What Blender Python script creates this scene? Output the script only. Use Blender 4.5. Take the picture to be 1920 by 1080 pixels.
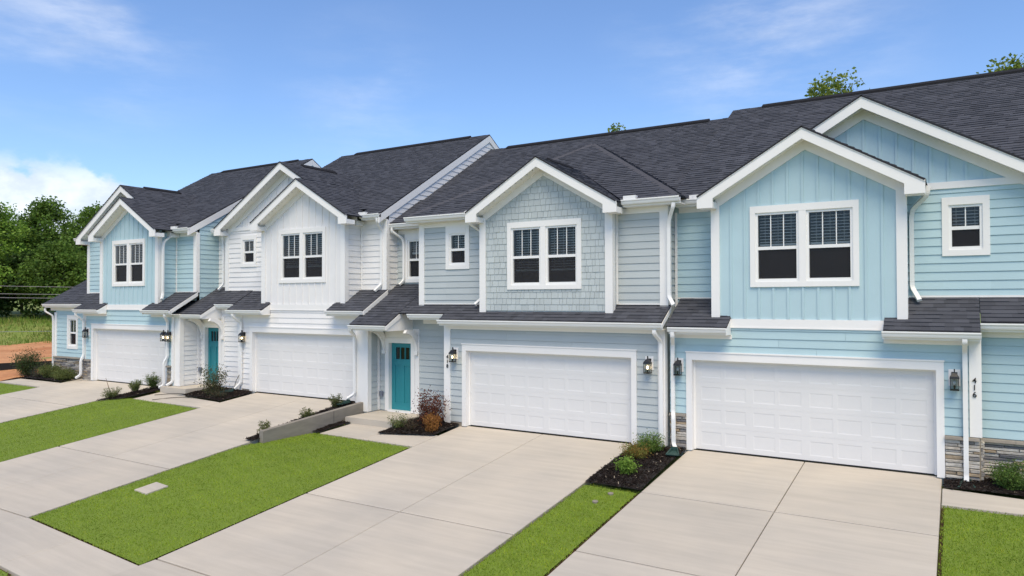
import bpy, math, random
import numpy as np
from mathutils import Vector, Matrix

random.seed(7)
RNG = np.random.default_rng(11)
scene = bpy.context.scene
for o in list(bpy.data.objects):
    bpy.data.objects.remove(o)
COL = scene.collection

# ------------------------------------------------------------------ camera
cam_data = bpy.data.cameras.new("Camera")
cam = bpy.data.objects.new("Camera", cam_data)
COL.objects.link(cam)
YAW, PITCH, ROLL = math.radians(31.84), math.radians(0.941), math.radians(-0.147)
fwd = Vector((-math.sin(YAW) * math.cos(PITCH), math.cos(YAW) * math.cos(PITCH), math.sin(PITCH)))
rgt = Vector((math.cos(YAW), math.sin(YAW), 0))
upv = rgt.cross(fwd)
r2 = rgt * math.cos(ROLL) + upv * math.sin(ROLL)
u2 = -rgt * math.sin(ROLL) + upv * math.cos(ROLL)
m3 = Matrix((r2, u2, -fwd)).transposed()
cam.matrix_world = Matrix.Translation((5.272, -16.419, 3.492)) @ m3.to_4x4()
cam_data.sensor_width = 36.0
cam_data.lens = 1347.77 / 1920 * 36.0
cam_data.clip_end = 2000
scene.camera = cam
scene.render.resolution_x, scene.render.resolution_y = 1024, 576

# ------------------------------------------------------------------ light
SUN_EL, SUN_AZ = math.radians(58), math.radians(148)     # azimuth clockwise from +Y
world = bpy.data.worlds.new("World")
scene.world = world
world.use_nodes = True
WN, WL = world.node_tree.nodes, world.node_tree.links
WN.clear()
w_out = WN.new("ShaderNodeOutputWorld")
w_bg = WN.new("ShaderNodeBackground")
sky = WN.new("ShaderNodeTexSky")
sky.sky_type = 'NISHITA'
sky.sun_disc = False
sky.sun_elevation = SUN_EL
sky.sun_rotation = SUN_AZ
sky.altitude = 100
sky.air_density = 1.0
sky.dust_density = 1.0
sky.ozone_density = 2.5
w_bg.inputs[1].default_value = 0.071
WL.new(w_bg.outputs[0], w_out.inputs[0])
tc = WN.new("ShaderNodeTexCoord")


def wnode(kind, **kw):
    n = WN.new(kind)
    for k, v in kw.items():
        setattr(n, k, v)
    return n


def wmath(op, a, b=None, clamp=False):
    n = wnode("ShaderNodeMath", operation=op, use_clamp=clamp)
    for i, s in enumerate((a, b)):
        if s is None:
            continue
        if isinstance(s, (int, float)):
            n.inputs[i].default_value = s
        else:
            WL.new(s, n.inputs[i])
    return n.outputs[0]


def wramp(sock, a, b):
    n = wnode("ShaderNodeMapRange", interpolation_type='SMOOTHSTEP')
    WL.new(sock, n.inputs[0])
    n.inputs[1].default_value, n.inputs[2].default_value = a, b
    n.inputs[3].default_value, n.inputs[4].default_value = 0.0, 1.0
    return n.outputs[0]


def wnoise(scale3, size, detail, rough, rot=(0, 0, 0), off=(0, 0, 0)):
    mp = wnode("ShaderNodeMapping")
    mp.inputs['Scale'].default_value = scale3
    mp.inputs['Rotation'].default_value = rot
    mp.inputs['Location'].default_value = off
    WL.new(tc.outputs['Generated'], mp.inputs[0])
    nz = wnode("ShaderNodeTexNoise")
    nz.inputs['Scale'].default_value = size
    nz.inputs['Detail'].default_value = detail
    nz.inputs['Roughness'].default_value = rough
    WL.new(mp.outputs[0], nz.inputs[0])
    return nz.outputs[0]


sep = wnode("ShaderNodeSeparateXYZ")
WL.new(tc.outputs['Generated'], sep.inputs[0])
EL = sep.outputs[2]
# thin cirrus: fibrous noise, gathered in a few loose fields
def field(d, r0, r1):
    n = wnode("ShaderNodeVectorMath", operation='DISTANCE')
    WL.new(tc.outputs['Generated'], n.inputs[0])
    n.inputs[1].default_value = Vector(d).normalized()
    return wmath('SUBTRACT', 1.0, wramp(n.outputs['Value'], r0, r1))


cir = wnoise((1.0, 1.0, 4.0), 3.2, 7, 0.62, (0.22, 0.12, 0.3), (1.7, 0.4, 2.1))
cir2 = wnoise((1.0, 1.0, 2.2), 1.4, 3, 0.5, (0, 0, 0), (4.2, 1.3, 0.2))
flds = wmath('MAXIMUM', field((-.84, .43, .33), .0, .20), field((-.20, .92, .335), .0, .24))
flds = wmath('MAXIMUM', flds, wmath('MULTIPLY', field((-.66, .70, .26), .0, .16), .5))
flds = wmath('MAXIMUM', flds, wmath('MULTIPLY', wramp(cir2, .58, .76), .22))
cir_f = wmath('MULTIPLY', wmath('MULTIPLY', wramp(cir, 0.38, 0.74), flds), 0.42)
# low cumulus bank hugging the horizon
cum = wnoise((1.0, 1.0, 1.5), 9.0, 8, 0.56, (0, 0, 0), (0.3, 3.1, 0.55))
lowband = wmath('SUBTRACT', 1.0, wramp(EL, 0.02, 0.16))
bank = wmath('MULTIPLY', field((-.905, .40, .11), .0, .22), .40)
cum_f = wramp(wmath('ADD', wmath('ADD', cum, bank), wmath('MULTIPLY', wmath('SUBTRACT', lowband, 0.62), 0.42)), 0.50, 0.60)
cum_f = wmath('MULTIPLY', wmath('MULTIPLY', cum_f, wmath('SUBTRACT', 1.0, wramp(EL, .135, .18))), 0.76)
clouds = wmath('MAXIMUM', cir_f, cum_f, True)
cmix = wnode("ShaderNodeMix", data_type='RGBA')
WL.new(clouds, cmix.inputs[0])
cshade = wnode("ShaderNodeMix", data_type='RGBA')
WL.new(wramp(wnoise((1.0, 1.0, 1.6), 13.0, 6, 0.6, (0, 0, 0), (2.3, .1, .15)), .36, .62), cshade.inputs[0])
cshade.inputs[6].default_value = (5.3, 5.6, 6.1, 1)
cshade.inputs[7].default_value = (7.2, 7.3, 7.5, 1)
WL.new(cshade.outputs[2], cmix.inputs[7])
tint = wnode("ShaderNodeMix", data_type='RGBA', blend_type='MULTIPLY')
tint.inputs[0].default_value = 1.0
WL.new(sky.outputs[0], tint.inputs[6])
tint.inputs[7].default_value = (0.95, 1.08, 1.26, 1)
WL.new(tint.outputs[2], cmix.inputs[6])
WL.new(cmix.outputs[2], w_bg.inputs[0])

sun_data = bpy.data.lights.new("Sun", 'SUN')
sun_data.energy = 1.5
sun_data.angle = math.radians(38)
sun_data.color = (1.0, 0.84, 0.57)
sun = bpy.data.objects.new("Sun", sun_data)
COL.objects.link(sun)
sd = Vector((math.sin(SUN_AZ) * math.cos(SUN_EL), math.cos(SUN_AZ) * math.cos(SUN_EL), math.sin(SUN_EL)))
sun.rotation_euler = (-sd).to_track_quat('-Z', 'Y').to_euler()
sun.location = sd * 60

scene.view_settings.view_transform = 'Standard'
scene.view_settings.look = 'None'
scene.view_settings.exposure = 1.2
scene.view_settings.gamma = 1.0
scene.render.engine = 'CYCLES'
scene.cycles.max_bounces = 8
scene.cycles.transparent_max_bounces = 16

# ------------------------------------------------------------------ materials
MATS = {}


def nmat(name):
    m = bpy.data.materials.new(name)
    m.use_nodes = True
    MATS[name] = m
    nt = m.node_tree
    return m, nt, nt.nodes, nt.links, nt.nodes["Principled BSDF"]


def mnoise(N, L, coord, scale, detail=4, rough=0.55, sc3=(1, 1, 1)):
    mp = N.new("ShaderNodeMapping")
    mp.inputs['Scale'].default_value = sc3
    L.new(coord, mp.inputs[0])
    n = N.new("ShaderNodeTexNoise")
    n.inputs['Scale'].default_value = scale
    n.inputs['Detail'].default_value = detail
    n.inputs['Roughness'].default_value = rough
    L.new(mp.outputs[0], n.inputs[0])
    return n.outputs[0]


def mrange(N, L, s, a, b, c, d):
    n = N.new("ShaderNodeMapRange")
    L.new(s, n.inputs[0])
    for i, v in enumerate((a, b, c, d)):
        n.inputs[i + 1].default_value = v
    return n.outputs[0]


def mmul(N, L, a, b):
    n = N.new("ShaderNodeMath")
    n.operation = 'MULTIPLY'
    L.new(a, n.inputs[0])
    if isinstance(b, (int, float)):
        n.inputs[1].default_value = b
    else:
        L.new(b, n.inputs[1])
    return n.outputs[0]


def mval(N, L, base, fac):
    """base colour multiplied by a scalar socket"""
    n = N.new("ShaderNodeMix")
    n.data_type = 'RGBA'
    n.blend_type = 'MULTIPLY'
    n.inputs[0].default_value = 1.0
    if isinstance(base, tuple):
        n.inputs[6].default_value = (*base, 1)
    else:
        L.new(base, n.inputs[6])
    c = N.new("ShaderNodeCombineColor")
    for i in range(3):
        L.new(fac, c.inputs[i])
    L.new(c.outputs[0], n.inputs[7])
    return n.outputs[2]


def mix2(N, L, fac, a, b):
    n = N.new("ShaderNodeMix")
    n.data_type = 'RGBA'
    L.new(fac, n.inputs[0])
    for i, c in ((6, a), (7, b)):
        if isinstance(c, tuple):
            n.inputs[i].default_value = (*c, 1)
        else:
            L.new(c, n.inputs[i])
    return n.outputs[2]


def mbump(N, L, B, h, strength, dist):
    b = N.new("ShaderNodeBump")
    b.inputs['Strength'].default_value = strength
    b.inputs['Distance'].default_value = dist
    L.new(h, b.inputs['Height'])
    L.new(b.outputs[0], B.inputs['Normal'])


def paint(name, col, rough=0.5, grain=None, spec=0.35, var=0.05, objvar=0.03):
    m, nt, N, L, B = nmat(name)
    tcn = N.new("ShaderNodeTexCoord")
    big = mnoise(N, L, tcn.outputs['Object'], 0.9, 5, 0.6)
    f = mrange(N, L, big, 0.3, 0.7, 1 - var, 1 + var * 0.5)
    oi = N.new("ShaderNodeObjectInfo")
    f = mmul(N, L, f, mrange(N, L, oi.outputs['Random'], 0, 1, 1 - objvar, 1 + objvar))
    L.new(mval(N, L, col, f), B.inputs['Base Color'])
    B.inputs['Roughness'].default_value = rough
    B.inputs['Specular IOR Level'].default_value = spec
    if grain:
        g = mnoise(N, L, tcn.outputs['Object'], 1.0, 5, 0.65, grain)
        mbump(N, L, B, g, 0.35, 0.003)
    return m


GX, GZ = (3, 60, 90), (70, 60, 3)
paint('trim_white', (0.805, 0.795, 0.78), 0.5, (9, 9, 9), var=0.03, objvar=0.015)
paint('gutter_white', (0.80, 0.80, 0.79), 0.38, None, 0.45, 0.03, 0.01)
paint('soffit_white', (0.84, 0.82, 0.77), 0.55, None, 0.3, 0.03, 0.01)
paint('siding_aqua', (0.425, 0.575, 0.620), 0.55, GX, 0.3)
paint('panel_aqua', (0.430, 0.580, 0.630), 0.55, GZ, 0.3)
paint('siding_grey', (0.455, 0.497, 0.507), 0.55, GX, 0.3)
paint('shake_grey', (0.462, 0.508, 0.513), 0.6, GZ, 0.3, 0.05, 0.055)
paint('siding_white', (0.765, 0.758, 0.755), 0.55, GX, 0.3)
paint('panel_white', (0.755, 0.748, 0.745), 0.55, GZ, 0.3)
paint('door_white', (0.70, 0.695, 0.69), 0.42, (12, 12, 12), 0.4, 0.03, 0.012)
paint('door_teal', (0.022, 0.225, 0.26), 0.42, GZ, 0.4, 0.08)
paint('black_metal', (0.012, 0.012, 0.013), 0.45, None, 0.5)
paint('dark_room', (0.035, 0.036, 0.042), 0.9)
paint('blind_slat', (0.80, 0.79, 0.73), 0.6)
paint('grey_box', (0.16, 0.18, 0.23), 0.5)
paint('splash_green', (0.022, 0.060, 0.052), 0.5, (30, 30, 30), 0.4, 0.1)
paint('hose_black', (0.01, 0.01, 0.01), 0.5)
paint('seal_black', (0.02, 0.02, 0.02), 0.8)
paint('silt_black', (0.008, 0.008, 0.010), 0.7)
paint('wire_grey', (0.34, 0.34, 0.34), 0.6)
paint('stake_wood', (0.25, 0.17, 0.10), 0.8)
paint('bark', (0.16, 0.13, 0.10), 0.9, (6, 6, 1.2), 0.1, 0.25)
paint('twig', (0.13, 0.075, 0.05), 0.9)


def concrete(name, col, streak=(0.5, 6, 1), objvar=0.035, spot=0.085, coord='Object'):
    m, nt, N, L, B = nmat(name)
    tcn = N.new("ShaderNodeTexCoord")
    co = tcn.outputs[coord]
    s1 = mnoise(N, L, co, 1.0, 6, 0.62, streak)
    s2 = mnoise(N, L, co, 0.45, 4, 0.55)
    s3 = mnoise(N, L, co, 140, 2, 0.6)
    oi = N.new("ShaderNodeObjectInfo")
    f = mrange(N, L, s1, 0.3, 0.72, 1.05, 1 - spot)
    f = mmul(N, L, f, mrange(N, L, s2, 0.3, 0.7, 0.89, 1.06))
    f = mmul(N, L, f, mrange(N, L, s3, 0.3, 0.7, 0.96, 1.03))
    f = mmul(N, L, f, mrange(N, L, oi.outputs['Random'], 0, 1, 1 - objvar, 1 + objvar))
    warm = mix2(N, L, mrange(N, L, s2, 0.35, 0.65, 0, 1), tuple(c * k for c, k in zip(col, (0.99, 1.0, 1.01))), tuple(c * k for c, k in zip(col, (1.01, 1.0, 0.975))))
    L.new(mval(N, L, warm, f), B.inputs['Base Color'])
    B.inputs['Roughness'].default_value = 0.85
    B.inputs['Specular IOR Level'].default_value = 0.2
    br = mnoise(N, L, co, 1.0, 3, 0.7, (6, 160, 6))
    mbump(N, L, B, br, 0.25, 0.004)
    return m


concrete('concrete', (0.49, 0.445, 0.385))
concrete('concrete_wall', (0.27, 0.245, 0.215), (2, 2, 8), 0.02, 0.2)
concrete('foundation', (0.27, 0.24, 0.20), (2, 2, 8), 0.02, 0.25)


def attr_mat(name, attr, rough, spec=0.2, noise=None, bump=None, trans=None):
    m, nt, N, L, B = nmat(name)
    a = N.new("ShaderNodeAttribute")
    a.attribute_name = attr
    c = a.outputs['Color']
    if noise:
        tcn = N.new("ShaderNodeTexCoord")
        nz = mnoise(N, L, tcn.outputs['Object'], noise[0], 4, 0.6)
        c = mval(N, L, c, mrange(N, L, nz, 0.3, 0.7, noise[1], noise[2]))
        if bump:
            mbump(N, L, B, nz, bump[0], bump[1])
    L.new(c, B.inputs['Base Color'])
    B.inputs['Roughness'].default_value = rough
    B.inputs['Specular IOR Level'].default_value = spec
    if trans:
        t = N.new("ShaderNodeBsdfTranslucent")
        L.new(c, t.inputs[0])
        mx = N.new("ShaderNodeMixShader")
        mx.inputs[0].default_value = trans
        out = N["Material Output"]
        L.new(B.outputs[0], mx.inputs[1])
        L.new(t.outputs[0], mx.inputs[2])
        L.new(mx.outputs[0], out.inputs[0])
    return m


attr_mat('shingle', 'tint', 0.9, 0.15, (260, 0.75, 1.25), (0.4, 0.003))
attr_mat('leaf', 'tint', 0.6, 0.25, None, None, 0.42)
attr_mat('blade', 'tint', 0.65, 0.2, None, None, 0.30)
attr_mat('mulch_chip', 'tint', 0.95, 0.05)
attr_mat('stone_joined', 'tint', 0.85, 0.2, (22, 0.75, 1.2), (0.8, 0.01))

m, nt, N, L, B = nmat('stone')
tcn = N.new("ShaderNodeTexCoord")
oi = N.new("ShaderNodeObjectInfo")
ramp = N.new("ShaderNodeValToRGB")
L.new(oi.outputs['Random'], ramp.inputs[0])
ramp.color_ramp.interpolation = 'CONSTANT'
els = ramp.color_ramp.elements
stops = [(0, (.40, .375, .34)), (.2, (.50, .475, .43)), (.42, (.27, .255, .245)), (.55, (.36, .285, .20)), (.63, (.46, .42, .36)), (.78, (.17, .165, .17)), (.87, (.53, .50, .46))]
els[0].position, els[0].color = 0, (*stops[0][1], 1)
els[1].position, els[1].color = stops[1][0], (*stops[1][1], 1)
for p, c in stops[2:]:
    e = els.new(p)
    e.color = (*c, 1)
nz = mnoise(N, L, tcn.outputs['Object'], 14, 6, 0.65, (1, 1, 2))
L.new(mval(N, L, ramp.outputs[0], mrange(N, L, nz, 0.28, 0.72, 0.66, 1.2)), B.inputs['Base Color'])
B.inputs['Roughness'].default_value = 0.85
mbump(N, L, B, nz, 0.9, 0.012)

m, nt, N, L, B = nmat('ground_grass')
tcn = N.new("ShaderNodeTexCoord")
a = mnoise(N, L, tcn.outputs['Object'], 0.5, 5, 0.6)
b = mnoise(N, L, tcn.outputs['Object'], 30, 3, 0.6)
c = mix2(N, L, mrange(N, L, a, .35, .65, 0, 1), (0.15, 0.22, 0.03), (0.24, 0.26, 0.065))
L.new(mval(N, L, c, mrange(N, L, b, .3, .7, .65, 1.25)), B.inputs['Base Color'])
B.inputs['Roughness'].default_value = 0.9

m, nt, N, L, B = nmat('lawn_soil')
tcn = N.new("ShaderNodeTexCoord")
b = mnoise(N, L, tcn.outputs['Object'], 25, 4, 0.6)
L.new(mix2(N, L, mrange(N, L, b, .3, .7, 0, 1), (0.115, 0.17, 0.016), (0.16, 0.23, 0.022)), B.inputs['Base Color'])
B.inputs['Roughness'].default_value = 0.95

paint('edge_soil', (0.060, 0.038, 0.022), 0.95, (40, 40, 40), 0.05, 0.3)
m, nt, N, L, B = nmat('soil')
tcn = N.new("ShaderNodeTexCoord")
a = mnoise(N, L, tcn.outputs['Object'], 0.35, 7, 0.62, (0.6, 0.35, 1))
b = mnoise(N, L, tcn.outputs['Object'], 5, 5, 0.65)
c = mix2(N, L, mrange(N, L, a, .34, .66, 0, 1), (0.40, 0.15, 0.05), (0.62, 0.32, 0.15))
L.new(mval(N, L, c, mrange(N, L, b, .3, .7, .78, 1.15)), B.inputs['Base Color'])
B.inputs['Roughness'].default_value = 0.95
mbump(N, L, B, b, 0.7, 0.06)

m, nt, N, L, B = nmat('mulch')
tcn = N.new("ShaderNodeTexCoord")
b = mnoise(N, L, tcn.outputs['Object'], 38, 5, 0.7)
L.new(mix2(N, L, mrange(N, L, b, .35, .7, 0, 1), (0.0042, 0.005, 0.0045), (0.028, 0.019, 0.016)), B.inputs['Base Color'])
B.inputs['Roughness'].default_value = 0.95
mbump(N, L, B, b, 1.0, 0.03)

# window glass: a clear sheet that reflects by its Fresnel term
m = bpy.data.materials.new('glass'); MATS['glass'] = m; m.use_nodes = True
nt = m.node_tree; N, L = nt.nodes, nt.links; N.clear()
o_ = N.new("ShaderNodeOutputMaterial"); mx = N.new("ShaderNodeMixShader"); tr = N.new("ShaderNodeBsdfTransparent"); gl = N.new("ShaderNodeBsdfGlossy"); fr = N.new("ShaderNodeFresnel")
tr.inputs[0].default_value = (0.80, 0.83, 0.84, 1); gl.inputs['Roughness'].default_value = 0.015; fr.inputs[0].default_value = 1.5
gl.inputs[0].default_value = (0.9, 0.92, 0.95, 1)
L.new(fr.outputs[0], mx.inputs[0]); L.new(tr.outputs[0], mx.inputs[1]); L.new(gl.outputs[0], mx.inputs[2]); L.new(mx.outputs[0], o_.inputs[0])
# insect screen in front of the lower sash
m = bpy.data.materials.new('screen'); MATS['screen'] = m; m.use_nodes = True
nt = m.node_tree; N, L = nt.nodes, nt.links; N.clear()
o_ = N.new("ShaderNodeOutputMaterial"); mx = N.new("ShaderNodeMixShader"); tr = N.new("ShaderNodeBsdfTransparent"); df = N.new("ShaderNodeBsdfDiffuse")
mx.inputs[0].default_value = 0.55; df.inputs[0].default_value = (0.035, 0.035, 0.04, 1)
L.new(tr.outputs[0], mx.inputs[1]); L.new(df.outputs[0], mx.inputs[2]); L.new(mx.outputs[0], o_.inputs[0])


def emit(name, col, strength):
    m, nt, N, L, B = nmat(name)
    B.inputs['Base Color'].default_value = (*col, 1)
    B.inputs['Emission Color'].default_value = (*col, 1)
    B.inputs['Emission Strength'].default_value = strength


emit('bulb_lit', (1.0, 0.72, 0.36), 6.0)
paint('bulb_off', (0.7, 0.7, 0.68), 0.2)

# ------------------------------------------------------------------ building kit
BASE = {}      # world position of the frame in which an object's mesh lives


def root(name, loc, label, cat, group=None):
    o = bpy.data.objects.new(name, None)
    o.empty_display_size = 0.3
    COL.objects.link(o)
    o.location = loc
    BASE[o] = Vector(loc)
    o["label"], o["category"] = label, cat
    if group:
        o["group"] = group
    return o


def mesh(name, V, F, mat, parent=None, kind=None, smooth=False, tint=None, origin=None):
    me = bpy.data.meshes.new(name)
    base = BASE[parent] if parent is not None else Vector(origin or (0, 0, 0))
    A = np.asarray(V, float).reshape(-1, 3) - np.array(base)
    me.from_pydata(A.tolist(), [], [list(f) for f in F])
    me.materials.append(MATS[mat])
    if smooth:
        me.polygons.foreach_set("use_smooth", [True] * len(me.polygons))
    if tint is not None:
        at = me.color_attributes.new("tint", 'FLOAT_COLOR', 'POINT')
        c = np.ones((len(A), 4)); c[:, :3] = tint
        at.data.foreach_set("color", c.ravel())
    me.update()
    o = bpy.data.objects.new(name, me)
    COL.objects.link(o)
    BASE[o] = base
    if parent is not None:
        o.parent = parent
    else:
        o.location = base
    if kind:
        o["kind"] = kind
    return o


def tag(o, label, cat, group=None):
    o["label"], o["category"] = label, cat
    if group:
        o["group"] = group
    return o


BOXF = [(0, 3, 2, 1), (4, 5, 6, 7), (0, 1, 5, 4), (1, 2, 6, 5), (2, 3, 7, 6), (3, 0, 4, 7)]


def boxv(x0, x1, y0, y1, z0, z1):
    return [(x0, y0, z0), (x1, y0, z0), (x1, y1, z0), (x0, y1, z0), (x0, y0, z1), (x1, y0, z1), (x1, y1, z1), (x0, y1, z1)]


def box(name, x0, x1, y0, y1, z0, z1, mat, parent=None, **kw):
    x0, x1 = min(x0, x1), max(x0, x1)
    return mesh(name, boxv(x0, x1, y0, y1, z0, z1), BOXF, mat, parent, **kw)


class Parts:
    """collects several solids for ONE mesh"""
    def __init__(s): s.V, s.F, s.T = [], [], []
    def add(s, V, F, t=None):
        b = len(s.V); s.V += [tuple(v) for v in V]; s.F += [tuple(i + b for i in f) for f in F]
        s.T += [t or (1, 1, 1)] * len(V)
    def box(s, *a, t=None): s.add(boxv(*a), BOXF, t)
    def build(s, name, mat, parent=None, tint=False, **kw):
        return mesh(name, s.V, s.F, mat, parent, tint=np.array(s.T) if tint else None, **kw)


class Frame:
    """a wall plane: u runs along it, z is up, n is outward"""
    def __init__(s, O, U, Nn): s.O, s.U, s.N = Vector(O), Vector(U), Vector(Nn)
    def p(s, u, z, n=0.0): return s.O + s.U * u + s.N * n + Vector((0, 0, z))


def front(y): return Frame((0, y, 0), (1, 0, 0), (0, -1, 0))
def east(x): return Frame((x, 0, 0), (0, 1, 0), (1, 0, 0))
def west(x): return Frame((x, 0, 0), (0, 1, 0), (-1, 0, 0))


def prismv(fr, poly, n0, n1):
    k = len(poly)
    f0 = n0 if callable(n0) else (lambda z: n0)
    f1 = n1 if callable(n1) else (lambda z: n1)
    V = [fr.p(u, z, f0(z)) for u, z in poly] + [fr.p(u, z, f1(z)) for u, z in poly]
    F = [tuple(range(k - 1, -1, -1)), tuple(range(k, 2 * k))] + [(i, (i + 1) % k, k + (i + 1) % k, k + i) for i in range(k)]
    return V, F


def prism(name, fr, poly, n0, n1, mat, parent, **kw):
    V, F = prismv(fr, poly, n0, n1)
    return mesh(name, V, F, mat, parent, **kw)


def wbox(name, fr, u0, u1, z0, z1, n0, n1, mat, parent, **kw):
    u0, u1 = min(u0, u1), max(u0, u1)
    return prism(name, fr, [(u0, z0), (u1, z0), (u1, z1), (u0, z1)], n0, n1, mat, parent, **kw)


def clip(poly, ax, val, keep_ge):
    out = []
    for i in range(len(poly)):
        a, b = poly[i], poly[(i + 1) % len(poly)]
        ia = (a[ax] >= val - 1e-9) if keep_ge else (a[ax] <= val + 1e-9)
        ib = (b[ax] >= val - 1e-9) if keep_ge else (b[ax] <= val + 1e-9)
        if ia:
            out.append(a)
        if ia != ib and abs(b[ax] - a[ax]) > 1e-9:
            t = (val - a[ax]) / (b[ax] - a[ax])
            out.append((a[0] + t * (b[0] - a[0]), a[1] + t * (b[1] - a[1])))
    res = []
    for p in out:
        if not res or abs(p[0] - res[-1][0]) + abs(p[1] - res[-1][1]) > 1e-6:
            res.append(p)
    if len(res) > 1 and abs(res[0][0] - res[-1][0]) + abs(res[0][1] - res[-1][1]) < 1e-6:
        res.pop()
    return res if len(res) >= 3 else []


def area(p):
    return abs(sum(p[i][0] * p[(i + 1) % len(p)][1] - p[(i + 1) % len(p)][0] * p[i][1] for i in range(len(p)))) / 2


def cut(polys, holes):
    for (u0, u1, z0, z1) in holes:
        new = []
        for p in polys:
            for q in (clip(p, 0, u0, False), clip(p, 0, u1, True)):
                if q: new.append(q)
            mid = clip(p, 0, u0, True)
            mid = clip(mid, 0, u1, False) if mid else []
            if mid:
                for q in (clip(mid, 1, z0, False), clip(mid, 1, z1, True)):
                    if q: new.append(q)
        polys = [p for p in new if area(p) > 2e-4]
    return polys


def wall(parent, fr, poly, holes, mat, thick=0.12, name='wall'):
    P = Parts()
    for q in cut([poly], holes):
        P.add(*prismv(fr, q, -thick, 0.0))
    return P.build(name, mat, parent)


EXPO = 0.178


def siding(parent, fr, poly, holes, mat, z0, host=None, name='siding_board', joint=True):
    """lap siding: every board is one object, thick at its lower edge, with a shadow gap under it"""
    zmin, zmax = min(p[1] for p in poly), max(p[1] for p in poly)
    host = host or parent
    i = int(math.floor((zmin - z0) / EXPO))
    while z0 + i * EXPO < zmax:
        a, b = z0 + i * EXPO, z0 + (i + 1) * EXPO
        band = clip(poly, 1, a + 0.007, True)
        band = clip(band, 1, b, False) if band else []
        i += 1
        if not band:
            continue
        for q in cut([band], holes):
            us = [p[0] for p in q]
            pieces = [q]
            if joint and max(us) - min(us) > 3.4:
                c = min(us) + (max(us) - min(us)) * random.choice((0.28, 0.4, 0.55, 0.66))
                pieces = [clip(q, 0, c - 0.002, False), clip(q, 0, c + 0.002, True)]
            for r in pieces:
                if len(r) >= 3 and area(r) > 1e-3:
                    prism(name, fr, r, 0.0, lambda z, a=a: 0.024 - 0.017 * (z - a) / EXPO, mat, host)


def battens(parent, fr, poly, holes, mat, uc, step=0.305, w=0.05, d=0.022):
    u0, u1 = min(p[0] for p in poly), max(p[0] for p in poly)
    k0 = int(math.floor((u0 - uc) / step)); k1 = int(math.ceil((u1 - uc) / step))
    for k in range(k0, k1 + 1):
        c = uc + k * step
        q = clip(poly, 0, c - w / 2, True)
        q = clip(q, 0, c + w / 2, False) if q else []
        if not q or area(q) < 0.004:
            continue
        for r in cut([q], holes):
            if area(r) > 0.003:
                prism('batten', fr, r, 0.0, d, mat, parent)


def tubev(path, hw, hd, closed=False, ref=Vector((1, 0, 0))):
    """rectangular tube swept along a path"""
    pts = [Vector(p) for p in path]
    V, F = [], []
    for i, p in enumerate(pts):
        t = (pts[min(i + 1, len(pts) - 1)] - pts[max(i - 1, 0)]).normalized()
        a = ref - t * ref.dot(t)
        if a.length < 0.2:
            a = Vector((0, 1, 0)) - t * t.y
        a.normalize(); b = t.cross(a).normalized()
        for sa, sb in ((-1, -1), (1, -1), (1, 1), (-1, 1)):
            V.append(p + a * hw * sa + b * hd * sb)
    for i in range(len(pts) - 1):
        for j in range(4):
            F.append((4 * i + j, 4 * i + (j + 1) % 4, 4 * i + 4 + (j + 1) % 4, 4 * i + 4 + j))
    F += [(3, 2, 1, 0), tuple(4 * (len(pts) - 1) + j for j in range(4))]
    return V, F


def roundv(path, radii, sides=6):
    pts = [Vector(p) for p in path]
    if not isinstance(radii, (list, tuple)):
        radii = [radii] * len(pts)
    V, F = [], []
    for i, p in enumerate(pts):
        t = (pts[min(i + 1, len(pts) - 1)] - pts[max(i - 1, 0)]).normalized()
        a = t.orthogonal().normalized(); b = t.cross(a)
        for k in range(sides):
            an = 2 * math.pi * k / sides
            V.append(p + (a * math.cos(an) + b * math.sin(an)) * radii[i])
    for i in range(len(pts) - 1):
        for k in range(sides):
            F.append((sides * i + k, sides * i + (k + 1) % sides, sides * (i + 1) + (k + 1) % sides, sides * (i + 1) + k))
    F += [tuple(range(sides - 1, -1, -1)), tuple(sides * (len(pts) - 1) + k for k in range(sides))]
    return V, F


def bend(pts, r=0.09, n=4):
    """round the corners of a polyline"""
    pts = [Vector(p) for p in pts]
    out = [pts[0]]
    for i in range(1, len(pts) - 1):
        a, b, c = pts[i - 1], pts[i], pts[i + 1]
        ra = min(r, (a - b).length * 0.45, (c - b).length * 0.45)
        p0 = b + (a - b).normalized() * ra; p1 = b + (c - b).normalized() * ra
        for k in range(n + 1):
            t = k / n
            out.append(p0 * (1 - t) ** 2 + b * 2 * t * (1 - t) + p1 * t * t)
    out.append(pts[-1])
    return out


def downspout(parent, pts, hw=0.042, hd=0.032):
    path = bend(pts)
    o = mesh('downspout', *tubev(path, hw, hd), 'gutter_white', parent)
    return o


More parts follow.
